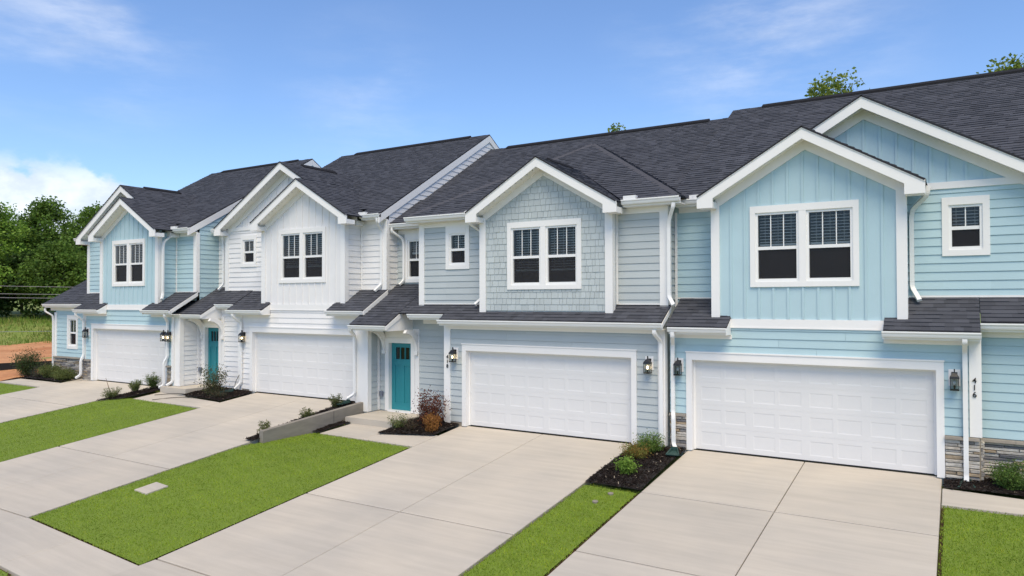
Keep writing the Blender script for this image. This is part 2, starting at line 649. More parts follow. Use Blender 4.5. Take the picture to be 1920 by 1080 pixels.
# ---- roofs
def roof(parent, pts, udir, mat='shingle', shingled=True, name='roof', thick=0.035):
    """pts: corners of one plane; udir runs along the courses"""
    P3 = [Vector(p) for p in pts]
    U = Vector(udir).normalized()
    n = Vector((0, 0, 0))
    for i in range(1, len(P3) - 1):
        n += (P3[i] - P3[0]).cross(P3[i + 1] - P3[0])
    n.normalize()
    if n.z < 0: n = -n
    Vd = n.cross(U)
    if Vd.z < 0: Vd = -Vd
    O = P3[0]
    uv = [((p - O).dot(U), (p - O).dot(Vd)) for p in P3]
    to3 = lambda u, v, h: O + U * u + Vd * v + n * h
    k = len(uv)
    V = [to3(u, v, -thick) for u, v in uv] + [to3(u, v, 0) for u, v in uv]
    F = [tuple(range(k)), tuple(range(k, 2 * k))] + [(i, (i + 1) % k, k + (i + 1) % k, k + i) for i in range(k)]
    deck = mesh(name, V, F, mat, parent, tint=(0.030, 0.030, 0.036))
    if not shingled:
        return deck
    S = Parts()
    v0, v1 = min(p[1] for p in uv), max(p[1] for p in uv)
    ex = 0.145
    nco = int(math.ceil((v1 - v0) / ex))
    rnd = random.Random(int(abs(O.x * 991 + O.y * 77 + O.z * 13)) + len(pts))
    for i in range(nco):
        a, b = v0 + i * ex - (0.02 if i == 0 else 0), v0 + (i + 1) * ex
        q = clip(uv, 1, a, True); q = clip(q, 1, b, False) if q else []
        if not q: continue
        u = min(p[0] for p in q) - rnd.random() * 0.2; ue = max(p[0] for p in q)
        tone = 1.0
        while u < ue:
            w = rnd.uniform(0.11, 0.28)
            t = clip(q, 0, u, True); t = clip(t, 0, u + w, False) if t else []
            u += w
            if not t or area(t) < 4e-4: continue
            hi = 0.021 if rnd.random() < 0.5 else 0.012
            g = 0.068 * rnd.choice((0.84, 0.93, 1.0, 1.0, 1.08, 1.16))
            tint = (g * 0.95, g * 1.0, g * 1.20)
            kk = len(t)
            h = lambda v: hi - (hi - 0.002) * max(0.0, min(1.0, (v - a) / ex))
            Vt = [to3(x, y, h(y)) for x, y in t] + [to3(x, y, 0.0) for x, y in t]
            Ft = [tuple(range(kk))] + [(j, (j + 1) % kk, kk + (j + 1) % kk, kk + j) for j in range(kk)]
            S.add(Vt, Ft, tint)
    S.build('shingles', mat, deck, tint=True, kind='stuff')
    return deck


def ridge_cap(parent, a, b, w=0.16, name='ridge_vent', h=0.05, tone=0.02):
    a, b = Vector(a), Vector(b)
    t = (b - a).normalized(); s = t.cross(Vector((0, 0, 1))).normalized()
    prof = [(-w, -0.095), (-w, -0.045), (0, h), (w, -0.045), (w, -0.095), (0, h - 0.06)]
    V = [p + s * x + Vector((0, 0, z)) for p in (a, b) for x, z in prof]
    k = len(prof)
    F = [tuple(range(k)), tuple(range(k, 2 * k))] + [(i, (i + 1) % k, k + (i + 1) % k, k + i) for i in range(k)]
    return mesh(name, V, F, 'shingle', parent, tint=(tone, tone, tone * 1.15))


def gutter(parent, x0, x1, ylip, ztop, name='gutter'):
    x0, x1 = min(x0, x1), max(x0, x1)
    prof = [(0, 0), (0.0, -0.028), (0.022, -0.055), (0.03, -0.085), (0.045, -0.115), (0.118, -0.115), (0.118, -0.004), (0.105, -0.03), (0.012, -0.03), (0.012, 0.0)]
    k = len(prof)
    V = [(x, ylip + y, ztop + z) for x in (x0, x1) for y, z in prof]
    F = [(i, (i + 1) % k, k + (i + 1) % k, k + i) for i in range(k)]
    F += [tuple(range(k)), tuple(range(k, 2 * k))]
    return mesh(name, V, F, 'gutter_white', parent)


def eave(parent, x0, x1, ylip, ztop, ywall, frieze=0.17, fx0=None, fx1=None):
    """gutter, fascia, soffit and the frieze board at the head of the wall"""
    x0, x1 = min(x0, x1), max(x0, x1)
    gutter(parent, x0, x1, ylip, ztop)
    box('fascia', x0 + .003, x1 - .003, ylip + 0.119, ylip + 0.145, ztop - 0.165, ztop - 0.012, 'trim_white', parent)
    box('soffit', x0 + .003, x1 - .003, ylip + 0.146, ywall + 0.02, ztop - 0.165, ztop - 0.145, 'soffit_white', parent)
    if frieze:
        f0, f1 = (x0 if fx0 is None else fx0), (x1 if fx1 is None else fx1)
        box('frieze_board', f0, f1, ywall - 0.036, ywall - 0.001, ztop - 0.165 - frieze, ztop - 0.166, 'trim_white', parent)


def gable(parent, cx, half, ze, slope, ylip, ywall, yback_fn, depth_board=0.20, name='gable', retL=True, retR=True, wall_half=None, frieze_low=None):
    """front-facing gable: two roof planes, rake boards, sloped soffits, rake friezes, eave returns.
    ze: height of the roof edge at the eave.  yback_fn(z): where the plane dies into the roof behind"""
    za = ze + slope * half
    for s in (-1, 1):
        e, a = cx + s * half, cx
        roof(parent, [(e, ylip - .02, ze), (e, yback_fn(s, ze), ze), (a, yback_fn(s, za), za), (a, ylip - .02, za)], (0, 1, 0), name='gable_roof')
    fr = front(0)
    t = 0.04
    for s, ret in ((-1, retL), (1, retR)):
        e = cx + s * half
        d = depth_board * math.sqrt(1 + slope * slope)
        ze2, za2 = ze - t, za - t
        zb = ze2 - d
        inn = 0.36
        poly = [(cx, za2), (e, ze2), (e, zb), (e - s * inn, zb), (e - s * inn, zb + 0.0), (e - s * inn, ze2 + slope * inn - d), (cx, za2 - d)]
        poly = [poly[0], poly[1], poly[2], poly[3], poly[5], poly[6]]
        P = Parts()
        V = [(u, y, z) for y in (ylip, ylip + 0.032) for u, z in poly]
        k = 6
        F = [(0, 1, 4, 5), (1, 2, 3, 4), (11, 10, 7, 6), (10, 9, 8, 7)] + [(i, (i + 1) % k, k + (i + 1) % k, k + i) for i in range(k)]
        mesh('rake_board', V, F, 'trim_white', parent)
        # drip edge strip above the rake board
        poly2 = [(cx, za - 0.002), (e, ze - 0.002), (e, ze2 - 0.012), (cx, za2 - 0.012)]
        V = [(u, y, z) for y in (ylip - 0.016, ylip - 0.001) for u, z in poly2]
        mesh('drip_edge', V, [(0, 1, 2, 3), (7, 6, 5, 4), (0, 1, 5, 4), (1, 2, 6, 5), (2, 3, 7, 6), (3, 0, 4, 7)], 'trim_white', parent)
        # sloped soffit
        zs = d - 0.035
        sp = [(cx, za2 - zs), (e - s * 0.03, ze2 + slope * 0.03 - zs), (e - s * 0.03, ze2 + slope * 0.03 - zs + 0.02), (cx, za2 - zs + 0.02)]
        V = [(u, y, z) for y in (ylip + 0.033, ywall + 0.02) for u, z in sp]
        mesh('soffit', V, [(0, 1, 2, 3), (7, 6, 5, 4), (0, 1, 5, 4), (1, 2, 6, 5), (2, 3, 7, 6), (3, 0, 4, 7)], 'soffit_white', parent)
        # soffit vent slots
        P = Parts()
        n = int(half / 0.16)
        for i in range(1, n):
            u = cx + s * half * (i / n)
            z = ze + slope * (half - abs(u - cx)) - t - zs - 0.004
            P.box(u - 0.03, u + 0.03, ylip + 0.10, ylip + 0.125, z, z + 0.004)
        P.build('soffit_vent', 'grey_box', parent)
        if ret:
            # closed eave return under the low end
            box('eave_return', min(e - s * 0.02, e - s * inn), max(e - s * 0.02, e - s * inn), ylip + 0.033, ywall + 0.01, zb, zb + 0.14, 'trim_white', parent)
        # rake frieze on the wall
        wh = wall_half or (half - 0.32)
        fz = 0.18 * math.sqrt(1 + slope * slope)
        zt = lambda u: ze + slope * (half - abs(u - cx)) - t - zs
        lo = cx + s * wh
        fp = [(cx, zt(cx)), (lo, zt(lo)), (lo, zt(lo) - fz), (cx, zt(cx) - fz)]
        prism('frieze_board', front(ywall), fp, 0.001, 0.036, 'trim_white', parent)
    return za


def corner(parent, x, y, z0, z1, side=1, w=0.15, ws=0.13, back=None, t=0.041):
    """corner board: a front face and, on its visible side, a return"""
    P = Parts()
    xi = x - side * w
    a, b = min(xi, x + side * t), max(xi, x + side * t)
    P.box(a, b, y - t, y - 0.0005, z0, z1)
    if back is not False:
        P.box(min(x, x + side * t), max(x, x + side * t), y, y + ws, z0, z1)
    return P.build('corner_board', 'trim_white', parent)


# ---- windows
def window(parent, fr, u0, u1, z0, z1, units=1, lites=3, blind=0.5, screen=True, casing=0.115, head=0.15, name='window', lower_blind=None):
    """double-hung window set in an opening; u0..z1 is the outside of its casing"""
    c, ow = casing, 0.05
    a0, a1, b0, b1 = u0 + c, u1 - c, z0 + c, z1 - head
    P = Parts()
    def bx(p, *q, n0=0.0, n1=0.04):
        p.add(*prismv(fr, [(q[0], q[2]), (q[1], q[2]), (q[1], q[3]), (q[0], q[3])], n0, n1))
    bx(P, u0, a0, z0, z1); bx(P, a1, u1, z0, z1); bx(P, a0, a1, b1, z1, n1=.043); bx(P, a0, a1, z0, b0, n1=.043)
    mull = 0.15
    wu = (a1 - a0 - mull * (units - 1)) / units
    for i in range(units - 1):
        m0 = a0 + (i + 1) * wu + i * mull
        bx(P, m0, m0 + mull, b0, b1)
    W = P.build(name, 'trim_white', parent)
    R = Parts()
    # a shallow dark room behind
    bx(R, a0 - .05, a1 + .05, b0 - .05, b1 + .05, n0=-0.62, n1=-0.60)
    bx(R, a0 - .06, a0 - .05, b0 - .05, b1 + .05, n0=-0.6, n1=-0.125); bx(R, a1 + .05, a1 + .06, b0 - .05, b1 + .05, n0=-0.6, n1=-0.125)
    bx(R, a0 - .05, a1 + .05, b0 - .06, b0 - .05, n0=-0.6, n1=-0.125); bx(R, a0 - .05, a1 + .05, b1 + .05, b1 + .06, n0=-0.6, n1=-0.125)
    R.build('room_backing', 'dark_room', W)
    for i in range(units):
        s0 = a0 + i * (wu + mull); s1 = s0 + wu
        zm = b0 + (b1 - b0) * 0.485
        S = Parts()
        f = 0.052
        # frame
        for q in ((s0, s0 + f, b0, b1), (s1 - f, s1, b0, b1), (s0 + f, s1 - f, b1 - f, b1), (s0 + f, s1 - f, b0, b0 + f + .015)):
            bx(S, *q, n0=-0.09, n1=0.012)
        bx(S, s0 + f, s1 - f, zm - 0.035, zm + 0.035, n0=-0.055, n1=-0.004)
        S.build('sash', 'gutter_white', W)
        g0, g1, h0, h1 = s0 + f, s1 - f, b0 + f + .015, b1 - f
        for k in range(1, lites):
            u = g0 + (g1 - g0) * k / lites
            wbox('muntin', fr, u - 0.010, u + 0.010, zm + 0.035, h1, -0.040, -0.018, 'gutter_white', W)
        for k in range(lites):
            e0 = g0 + (g1 - g0) * k / lites + (0.010 if k else 0); e1 = g0 + (g1 - g0) * (k + 1) / lites - (0.010 if k < lites - 1 else 0)
            V = [fr.p(e0, zm + 0.035, -0.03), fr.p(e1, zm + 0.035, -0.03), fr.p(e1, h1, -0.03), fr.p(e0, h1, -0.03)]
            mesh('pane', V, [(0, 1, 2, 3)], 'glass', W)
        V = [fr.p(g0, h0, -0.06), fr.p(g1, h0, -0.06), fr.p(g1, zm - .035, -0.06), fr.p(g0, zm - .035, -0.06)]
        mesh('pane', V, [(0, 1, 2, 3)], 'glass', W)
        if screen:
            V = [fr.p(g0 + .012, h0 + .01, -0.03), fr.p(g1 - .012, h0 + .01, -0.03), fr.p(g1 - .012, zm - .035, -0.03), fr.p(g0 + .012, zm - .035, -0.03)]
            mesh('insect_screen', V, [(0, 1, 2, 3)], 'screen', W)
        if blind:
            Bp = Parts()
            zb = h1 - (h1 - h0) * blind
            n = int((h1 - zb) / 0.066)
            for k in range(n):
                z = h1 - 0.05 - k * 0.066
                V = [fr.p(g0 + .015, z, -0.175), fr.p(g1 - .015, z, -0.175), fr.p(g1 - .015, z - .016, -0.125), fr.p(g0 + .015, z - .016, -0.125)]
                V += [v + Vector((0, 0, -.009)) for v in V]
                Bp.add(V, BOXF)
            bx(Bp, g0 + .01, g1 - .01, zb - 0.06, zb - 0.015, n0=-0.17, n1=-0.13)
            for q in (0.16, 0.5, 0.84):
                u = g0 + (g1 - g0) * q
                bx(Bp, u - .003, u + .003, zb, h1, n0=-0.122, n1=-0.118)
            Bp.build('blind', 'blind_slat', W, kind='stuff')
    return W


def hole_of(u0, u1, z0, z1, casing=0.115, head=0.15):
    return (u0 + casing - .02, u1 - casing + .02, z0 + casing - .02, z1 - head + .02)


# ---- garage doors
def garage_door(parent, x0, Y, Z, w=4.88, h=2.09, trim=0.135, headt=0.17):
    fr = front(Y)
    P = Parts()
    def bx(p, a, b, c, d, n0, n1): p.add(*prismv(fr, [(a, c), (b, c), (b, d), (a, d)], n0, n1))
    bx(P, x0 - trim, x0, Z, Z + h + headt, 0.0005, 0.042); bx(P, x0 + w, x0 + w + trim, Z, Z + h + headt, 0.0005, 0.042)
    bx(P, x0, x0 + w, Z + h, Z + h + headt, 0.0005, 0.044)
    bx(P, x0 - trim - .012, x0 + w + trim + .012, Z + h + headt, Z + h + headt + .03, 0.0005, 0.06)
    P.build('garage_trim', 'trim_white', parent)
    J = Parts()
    bx(J, x0 - .03, x0 - .0005, Z, Z + h, -0.22, -0.0005); bx(J, x0 + w + .0005, x0 + w + .03, Z, Z + h, -0.22, -0.0005)
    bx(J, x0, x0 + w, Z + h + .0005, Z + h + .03, -0.22, -0.0005)
    J.build('garage_jamb', 'trim_white', parent)
    St = Parts()
    bx(St, x0 + .0005, x0 + .045, Z + .01, Z + h - .0005, -0.128, -0.105); bx(St, x0 + w - .045, x0 + w - .0005, Z + .01, Z + h - .0005, -0.128, -0.105)
    bx(St, x0 + .045, x0 + w - .045, Z + h - .045, Z + h - .0005, -0.128, -0.105)
    St.build('door_stop', 'trim_white', parent)
    wbox('bottom_seal', fr, x0 + .01, x0 + w - .01, Z - .01, Z + .025, -0.165, -0.135, 'seal_black', parent)
    edge, pw, g1, g2 = 0.16, 0.47, 0.08, 0.16
    cols, u = [], x0 + edge
    for k in range(4):
        cols += [(u, u + pw), (u + pw + g1, u + 2 * pw + g1)]
        u += 2 * pw + g1 + g2
    rows = 4
    zz = Z + 0.022
    rh = (h - 0.022) / rows
    D = Parts()
    trays = []
    for r in range(rows):
        a, b = zz + r * rh + (0.0008 if r else 0), zz + (r + 1) * rh - 0.0008
        holes = [(c0, c1, a + 0.105, b - 0.105) for c0, c1 in cols]
        trays += holes
        for q in cut([[(x0 + .004, a), (x0 + w - .004, a), (x0 + w - .004, b), (x0 + .004, b)]], holes):
            D.add(*prismv(fr, q, -0.17, -0.13))
    wbox_back = D.build('garage_door', 'door_white', parent)
    # recessed panels share one mesh
    c0, c1, z0_, z1_ = trays[0]
    W2, H2, bv = (c1 - c0) / 2, (z1_ - z0_) / 2, 0.022
    V = [(-W2, 0, -H2), (W2, 0, -H2), (W2, 0, H2), (-W2, 0, H2)]
    V += [(-W2 + bv, 0.0042, -H2 + bv), (W2 - bv, 0.0042, -H2 + bv), (W2 - bv, 0.0042, H2 - bv), (-W2 + bv, 0.0042, H2 - bv)]
    b2 = bv + 0.02
    V += [(-W2 + b2, 0.0042, -H2 + b2), (W2 - b2, 0.0042, -H2 + b2), (W2 - b2, 0.0042, H2 - b2), (-W2 + b2, 0.0042, H2 - b2)]
    F = []
    for o_ in (0, 4):
        F += [(o_ + i, o_ + (i + 1) % 4, o_ + 4 + (i + 1) % 4, o_ + 4 + i) for i in range(4)]
    F.append((8, 9, 10, 11))
    me = bpy.data.meshes.get('garage_panel_mesh')
    if me is None:
        me = bpy.data.meshes.new('garage_panel_mesh'); me.from_pydata(V, [], F); me.materials.append(MATS['door_white'])
    for (c0, c1, a, b) in trays:
        o = bpy.data.objects.new('panel', me); COL.objects.link(o); o.parent = wbox_back
        o.location = Vector(((c0 + c1) / 2, Y + 0.13, (a + b) / 2)) - BASE[parent]
    return (x0 - .03, x0 + w + .03, Z - 1, Z + h + .03)


# ---- stone veneer
def stones(parent, fr, u0, u1, z0, z1, cap=True, joined=False, mean=0.30, capn=0.11):
    rnd = random.Random(int(abs(u0 * 1000)) + int(z1 * 100))
    S = Parts()
    z = z0
    while z < z1 - 0.03:
        h = min(rnd.uniform(0.045, 0.085), z1 - z)
        if z1 - z - h < 0.03: h = z1 - z
        u = u0
        while u < u1 - 0.02:
            w = rnd.uniform(0.5, 1.6) * mean
            if u + w > u1 - 0.07: w = u1 - u
            d = rnd.uniform(0.035, 0.075)
            g = 0.005
            j = lambda s=0.006: rnd.uniform(-s, s)
            q = [(u + g, z + g), (u + w - g, z + g + j(.004)), (u + w - g, z + h - g + j(.004)), (u + g, z + h - g)]
            k = 4
            V = [fr.p(a, b, 0.0) for a, b in q] + [fr.p(a, b, d - .012) for a, b in q]
            cu, cz = u + w / 2, z + h / 2
            V += [fr.p(cu + (a - cu) * 0.93 + j(.004), cz + (b - cz) * 0.74, d + j(.008)) for a, b in q]
            F = [(8, 9, 10, 11)]
            for o_ in (0, 4):
                F += [(o_ + i, o_ + (i + 1) % 4, o_ + 4 + (i + 1) % 4, o_ + 4 + i) for i in range(4)]
            if joined:
                c = rnd.choice(((.36, .335, .30), (.43, .40, .36), (.27, .25, .235), (.30, .245, .18), (.38, .35, .30), (.20, .19, .19)))
                S.add(V, F, c)
            else:
                mesh('stone', V, F, 'stone', parent)
            u += w
        z += h
    if joined:
        S.build('stone_veneer', 'stone_joined', parent, tint=True, kind='stuff')
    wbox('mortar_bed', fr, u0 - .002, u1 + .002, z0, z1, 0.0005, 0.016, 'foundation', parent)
    if cap:
        u = u0 - 0.0
        n = max(1, int((u1 - u0) / 0.55))
        for i in range(n):
            a, b = u0 + (u1 - u0) * i / n, u0 + (u1 - u0) * (i + 1) / n - 0.004
            V = [fr.p(x, zz, nn) for (x, zz, nn) in ((a, z1 + .002, 0), (b, z1 + .002, 0), (b, z1 + .002, capn), (a, z1 + .002, capn), (a, z1 + .062, 0), (b, z1 + .062, 0), (b, z1 + .05, capn - .012), (a, z1 + .05, capn - .012))]
            mesh('sill_stone', V, BOXF, 'concrete_wall', parent)


# ---- lettering
def digit(parent, ch, x, y, z, size):
    cu = bpy.data.curves.new('digit', 'FONT')
    cu.body = ch
    cu.size = size
    cu.extrude = 0.008
    cu.offset = 0.0005
    cu.align_x = 'CENTER'
    tmp = bpy.data.objects.new('digit_tmp', cu)
    COL.objects.link(tmp)
    dg = bpy.context.evaluated_depsgraph_get()
    me = bpy.data.meshes.new_from_object(tmp.evaluated_get(dg))
    bpy.data.objects.remove(tmp)
    me.materials.clear(); me.materials.append(MATS['black_metal'])
    o = bpy.data.objects.new('house_number', me)
    COL.objects.link(o)
    o.parent = parent
    o.rotation_euler = (math.pi / 2, 0, 0)
    o.location = Vector((x, y, z)) - BASE[parent]
    return o


# ---- wall lantern
def lantern(x, y, z, lit, label, plate=True, side=0):
    t = root('wall_lantern', (x, y, z), label, 'lantern', 'lanterns beside the garage doors')
    if plate:
        box('mount_plate', x - .10, x + .10, y - .034, y - .0005, z - .16, z + .16, 'trim_white', t)
    f = y - 0.034
    box('back_plate', x - .05, x + .05, f - .02, f - .0005, z - .02, z + .11, 'black_metal', t)
    cx, cy = x, f - 0.115
    arm = bend([(x, f - .02, z + .06), (cx, cy + .03, z + .06), (cx, cy + .03, z + .16), (cx, cy - .0, z + .175), (cx, cy, z + .10)], 0.04, 4)
    mesh('arm', *roundv(arm, 0.011, 6), 'black_metal', t)
    P = Parts()
    def ring(z0, z1, r0, r1):
        n = 4
        V = [(cx + r * math.cos(math.pi / 4 + k * math.pi / 2) * 1.414, cy + r * math.sin(math.pi / 4 + k * math.pi / 2) * 1.414, zz) for zz, r in ((z0, r0), (z1, r1)) for k in range(n)]
        P.add(V, [(3, 2, 1, 0), (4, 5, 6, 7)] + [(i, (i + 1) % 4, 4 + (i + 1) % 4, 4 + i) for i in range(4)])
    ring(z - .005, z + .036, .082, .074); ring(z + .0355, z + .10, .070, .034)
    P.build('cap', 'black_metal', t)
    P = Parts()
    ring(z - .235, z - .212, .074, .076)
    P.build('base', 'black_metal', t)
    for sx in (-1, 1):
        for sy in (-1, 1):
            box('corner_bar', cx + sx * .067 - .006, cx + sx * .067 + .006, cy + sy * .067 - .006, cy + sy * .067 + .006, z - .213, z - .004, 'black_metal', t)
    for q in ([(-.06, -.067), (.06, -.067)], [(-.06, .067), (.06, .067)], [(-.067, -.06), (-.067, .06)], [(.067, -.06), (.067, .06)]):
        V = [(cx + a, cy + b, zz) for zz in (z - .21, z - .006) for a, b in q]
        mesh('glass_pane', V, [(0, 1, 3, 2)], 'glass', t)
    # bulb and its holder
    bpy_V, bpy_F = [], []
    for i in range(5):
        th = math.pi * i / 4
        for k in range(8):
            bpy_V.append((cx + .028 * math.sin(th) * math.cos(k * math.pi / 4), cy + .028 * math.sin(th) * math.sin(k * math.pi / 4), z - .095 + .042 * math.cos(th)))
    for i in range(4):
        for k in range(8):
            bpy_F.append((8 * i + k, 8 * i + (k + 1) % 8, 8 * i + 8 + (k + 1) % 8, 8 * i + 8 + k))
    mesh('bulb', bpy_V, bpy_F, 'bulb_lit' if lit else 'bulb_off', t, smooth=True)
    mesh('bulb_holder', *roundv([(cx, cy, z - .21), (cx, cy, z - .135)], .016, 8), 'black_metal', t)
    return t

# ------------------------------------------------------------------ ground
S = 0.59
DRV = [  # x0, x1, pivot y, z at pivot, slope
    (-25.45, -20.15, -0.684, 0.295, 0.113), (-15.42, -10.42, 0.028, 0.312, 0.115),
    (-6.55, -1.38, -0.136, 0.0, 0.107), (-0.11, 4.96, 0.0, 0.0, 0.105)]
Y_WALK, Y_WALK2 = -9.35, -10.65


def drive_z(k, y):
    x0, x1, p, z, s = DRV[k]
    if y >= p: return z - 0.012
    if y >= Y_WALK: return z - 0.012 + s * (y - p)
    return z - 0.012 + s * (Y_WALK - p) + 0.03 * (y - Y_WALK)


def H(x, y):
    zs = [drive_z(k, y) for k in range(4)]
    if x <= DRV[0][0]: return zs[0]
    for k in range(4):
        if DRV[k][0] <= x <= DRV[k][1]: return zs[k]
        if k < 3 and DRV[k][1] < x < DRV[k + 1][0]:
            a, b = DRV[k][1], DRV[k + 1][0]
            t = (x - a) / (b - a)
            if k == 1:      # below the retaining wall the lawn keeps the lower level
                w = max(0.0, min(1.0, (-3.9 - y) / 2.2))
                t = 1.0 if x > -10.2 and w <= 0 else 1 - (1 - t) * (w if x > -10.2 else 1)
                if x <= -10.2 and w <= 0: t = 0.0
            return zs[k] * (1 - t) + zs[k + 1] * t
    return zs[3]


def sheet(name, poly, dz, mat, n=10, kind='structure', parent=None, thick=0.0, hf=H):
    """a convex ground patch gridded so that it follows the terrain"""
    xs = [p[0] for p in poly]; ys = [p[1] for p in poly]
    P = Parts()
    x0, x1, y0, y1 = min(xs), max(xs), min(ys), max(ys)
    nx = max(1, int((x1 - x0) / 0.5)); ny = max(1, int((y1 - y0) / 0.5))
    for i in range(nx):
        c = clip(poly, 0, x0 + (x1 - x0) * i / nx, True)
        c = clip(c, 0, x0 + (x1 - x0) * (i + 1) / nx, False) if c else []
        if not c: continue
        for j in range(ny):
            q = clip(c, 1, y0 + (y1 - y0) * j / ny, True)
            q = clip(q, 1, y0 + (y1 - y0) * (j + 1) / ny, False) if q else []
            if q:
                P.add([(x, y, hf(x, y) + dz) for x, y in q], [tuple(range(len(q)))])
    o = mesh(name, P.V, P.F, mat, parent)
    if kind: o["kind"] = kind
    return o


# the wide ground sheet with the cleared lot and the bank below the wood
WV = (-0.905, 0.425)


def far_z(x, y):
    d = (x - 5.27) * WV[0] + (y + 16.42) * WV[1]
    near = H(max(-26.0, min(5.0, x)), max(-11.0, min(0.0, y))) - 0.16
    t = max(0.0, min(1.0, (d - 36) / 6)); t = t * t * (3 - 2 * t)
    z = near * (1 - t) + 0.18 * t
    b = max(0.0, min(1.0, (d - 64) / 9)); b = b * b * (3 - 2 * b)
    z += 1.55 * b + max(0, d - 73) * 0.03
    if y < -12: z -= 0.25
    return z


gx = np.concatenate([np.arange(-600, -120, 40), np.arange(-120, 40, 1.6), np.arange(40, 601, 40)])
gy = np.concatenate([np.arange(-600, -40, 40), np.arange(-40, 90, 1.6), np.arange(90, 601, 40)])
V, F = [], []
for yy in gy:
    for xx in gx:
        wob = 0.12 * math.sin(xx * 0.9 + yy * 0.4) * math.sin(yy * 0.7 - xx * 0.2) if xx < -33 else 0
        V.append((xx, yy, far_z(xx, yy) + wob))
nx = len(gx)
for j in range(len(gy) - 1):
    for i in range(nx - 1):
        F.append((j * nx + i, j * nx + i + 1, (j + 1) * nx + i + 1, (j + 1) * nx + i))
mesh('ground', V, F, 'ground_grass', kind='structure', smooth=True)

# bare clay
P = Parts()
def clay(d, s): return (5.27 + WV[0] * d + WV[1] * s, -16.42 + WV[1] * d - WV[0] * s)
ds = np.arange(37.0, 65.5, 0.8); ss = np.arange(-45, 26, 1.0)
V, F = [], []
for a in ds:
    for b in ss:
        edge = 0.9 * math.sin(b * 0.7) + 0.5 * math.sin(b * 1.9)
        aa = a + (edge if a > 64 else 0)
        x, y = clay(aa, b)
        V.append((x, y, far_z(x, y) + 0.14 + 0.10 * math.sin(b * 1.3 + a) * math.sin(a * 0.8)))
nb = len(ss)
for j in range(len(ds) - 1):
    for i in range(nb - 1):
        F.append((j * nb + i, j * nb + i + 1, (j + 1) * nb + i + 1, (j + 1) * nb + i))
mesh('bare_soil', V, F, 'soil', kind='structure', smooth=True)


# ---- paving
def slab(parent, poly, dz=0.0, hf=H, mat='concrete'):
    """one concrete slab with a rounded arris and a skirt"""
    cx = sum(p[0] for p in poly) / len(poly); cy = sum(p[1] for p in poly) / len(poly)
    k = len(poly)
    inset = lambda p, d: (p[0] + (cx - p[0]) * d / max(0.3, math.hypot(p[0] - cx, p[1] - cy)), p[1] + (cy - p[1]) * d / max(0.3, math.hypot(p[0] - cx, p[1] - cy)))
    a = [inset(p, 0.0) for p in poly]; b = [inset(p, 0.014) for p in poly]
    V = [(x, y, hf(x, y) + dz - 0.14) for x, y in a] + [(x, y, hf(x, y) + dz - 0.010) for x, y in a] + [(x, y, hf(x, y) + dz) for x, y in b]
    F = [(o_ + i, o_ + (i + 1) % k, o_ + k + (i + 1) % k, o_ + k + i) for o_ in (0, k) for i in range(k)] + [tuple(range(2 * k, 3 * k))]
    return mesh('slab', V, F, mat, parent)


def driveway(k, xj, yj, y_top, label=None):
    x0, x1, p, z, s = DRV[k]
    ys = [y_top] + yj
    hf = lambda x, y: drive_z(k, y)
    bed = sheet('driveway', [(x0 + .02, ys[-1]), (x1 - .02, ys[-1]), (x1 - .02, y_top), (x0 + .02, y_top)], -0.055, 'edge_soil', hf=hf)
    xs = [x0] + xj + [x1]
    for i in range(len(xs) - 1):
        for j in range(len(ys) - 1):
            g = 0.008
            h_ = 0.020
            slab(bed, [(xs[i] + (g if i else 0), ys[j + 1] + h_), (xs[i + 1] - (g if i < len(xs) - 2 else 0), ys[j + 1] + h_), (xs[i + 1] - (g if i < len(xs) - 2 else 0), ys[j] - h_), (xs[i] + (g if i else 0), ys[j] - h_)], hf=hf)
    return bed


driveway(3, [2.42], [-2.93, -5.8, -8.6, Y_WALK2], 0.12)
driveway(2, [-3.97], [-5.68, -9.05, Y_WALK2], -0.02)
driveway(1, [-12.92], [-6.33, Y_WALK, Y_WALK2], 0.14)
driveway(0, [-22.8], [-3.6, -6.6, Y_WALK, Y_WALK2], -0.56)

# public walk between the drives
pw = sheet('sidewalk', [(-34, Y_WALK2), (9, Y_WALK2), (9, Y_WALK), (-34, Y_WALK)], -0.06, 'foundation')
for a, b in ((-34, -30.0), (-30.0, -25.46), (-20.14, -17.8), (-17.8, -15.43), (-10.41, -8.5), (-8.49, -6.56), (-1.37, -0.12), (4.97, 9.0)):
    slab(pw, [(a, Y_WALK2), (b, Y_WALK2), (b, Y_WALK), (a, Y_WALK)])

# entry walks
w418 = sheet('entry_walk', [(-9.9, -2.1), (-6.57, -2.15), (-6.57, -1.2), (-8.25, -1.4), (-8.25, -1.0), (-9.8, -1.0)], -0.05, 'foundation', hf=lambda x, y: drive_z(2, y))
h8 = lambda x, y: drive_z(2, y) + 0.004
slab(w418, [(-8.27, -2.15), (-6.56, -2.17), (-6.56, -1.14), (-8.27, -1.36)], hf=h8)
slab(w418, [(-9.94, -2.12), (-8.282, -2.15), (-8.282, -.98), (-9.80, -.98)], hf=h8)
w420 = sheet('entry_walk', [(-19.3, -2.0), (-15.44, -2.0), (-15.44, -1.3), (-17.8, -1.1), (-17.8, -.7), (-19.3, -.7)], -0.05, 'foundation', hf=lambda x, y: drive_z(1, y) )
h20 = lambda x, y: drive_z(1, y) + 0.004
slab(w420, [(-19.3, -2.06), (-17.9, -2.06), (-17.9, -1.16), (-19.3, -1.0)], hf=h20)
slab(w420, [(-17.888, -2.06), (-15.43, -2.04), (-15.43, -1.36), (-17.888, -1.16)], hf=h20)
w416 = sheet('entry_walk', [(4.98, -1.48), (9.0, -1.38), (9.0, -.72), (4.98, -.62)], -0.05, 'foundation')
slab(w416, [(4.975, -1.49), (6.9, -1.44), (6.9, -.76), (4.975, -.62)], 0.004)
slab(w416, [(6.91, -1.44), (9.0, -1.38), (9.0, -.8), (6.91, -.76)], 0.004)
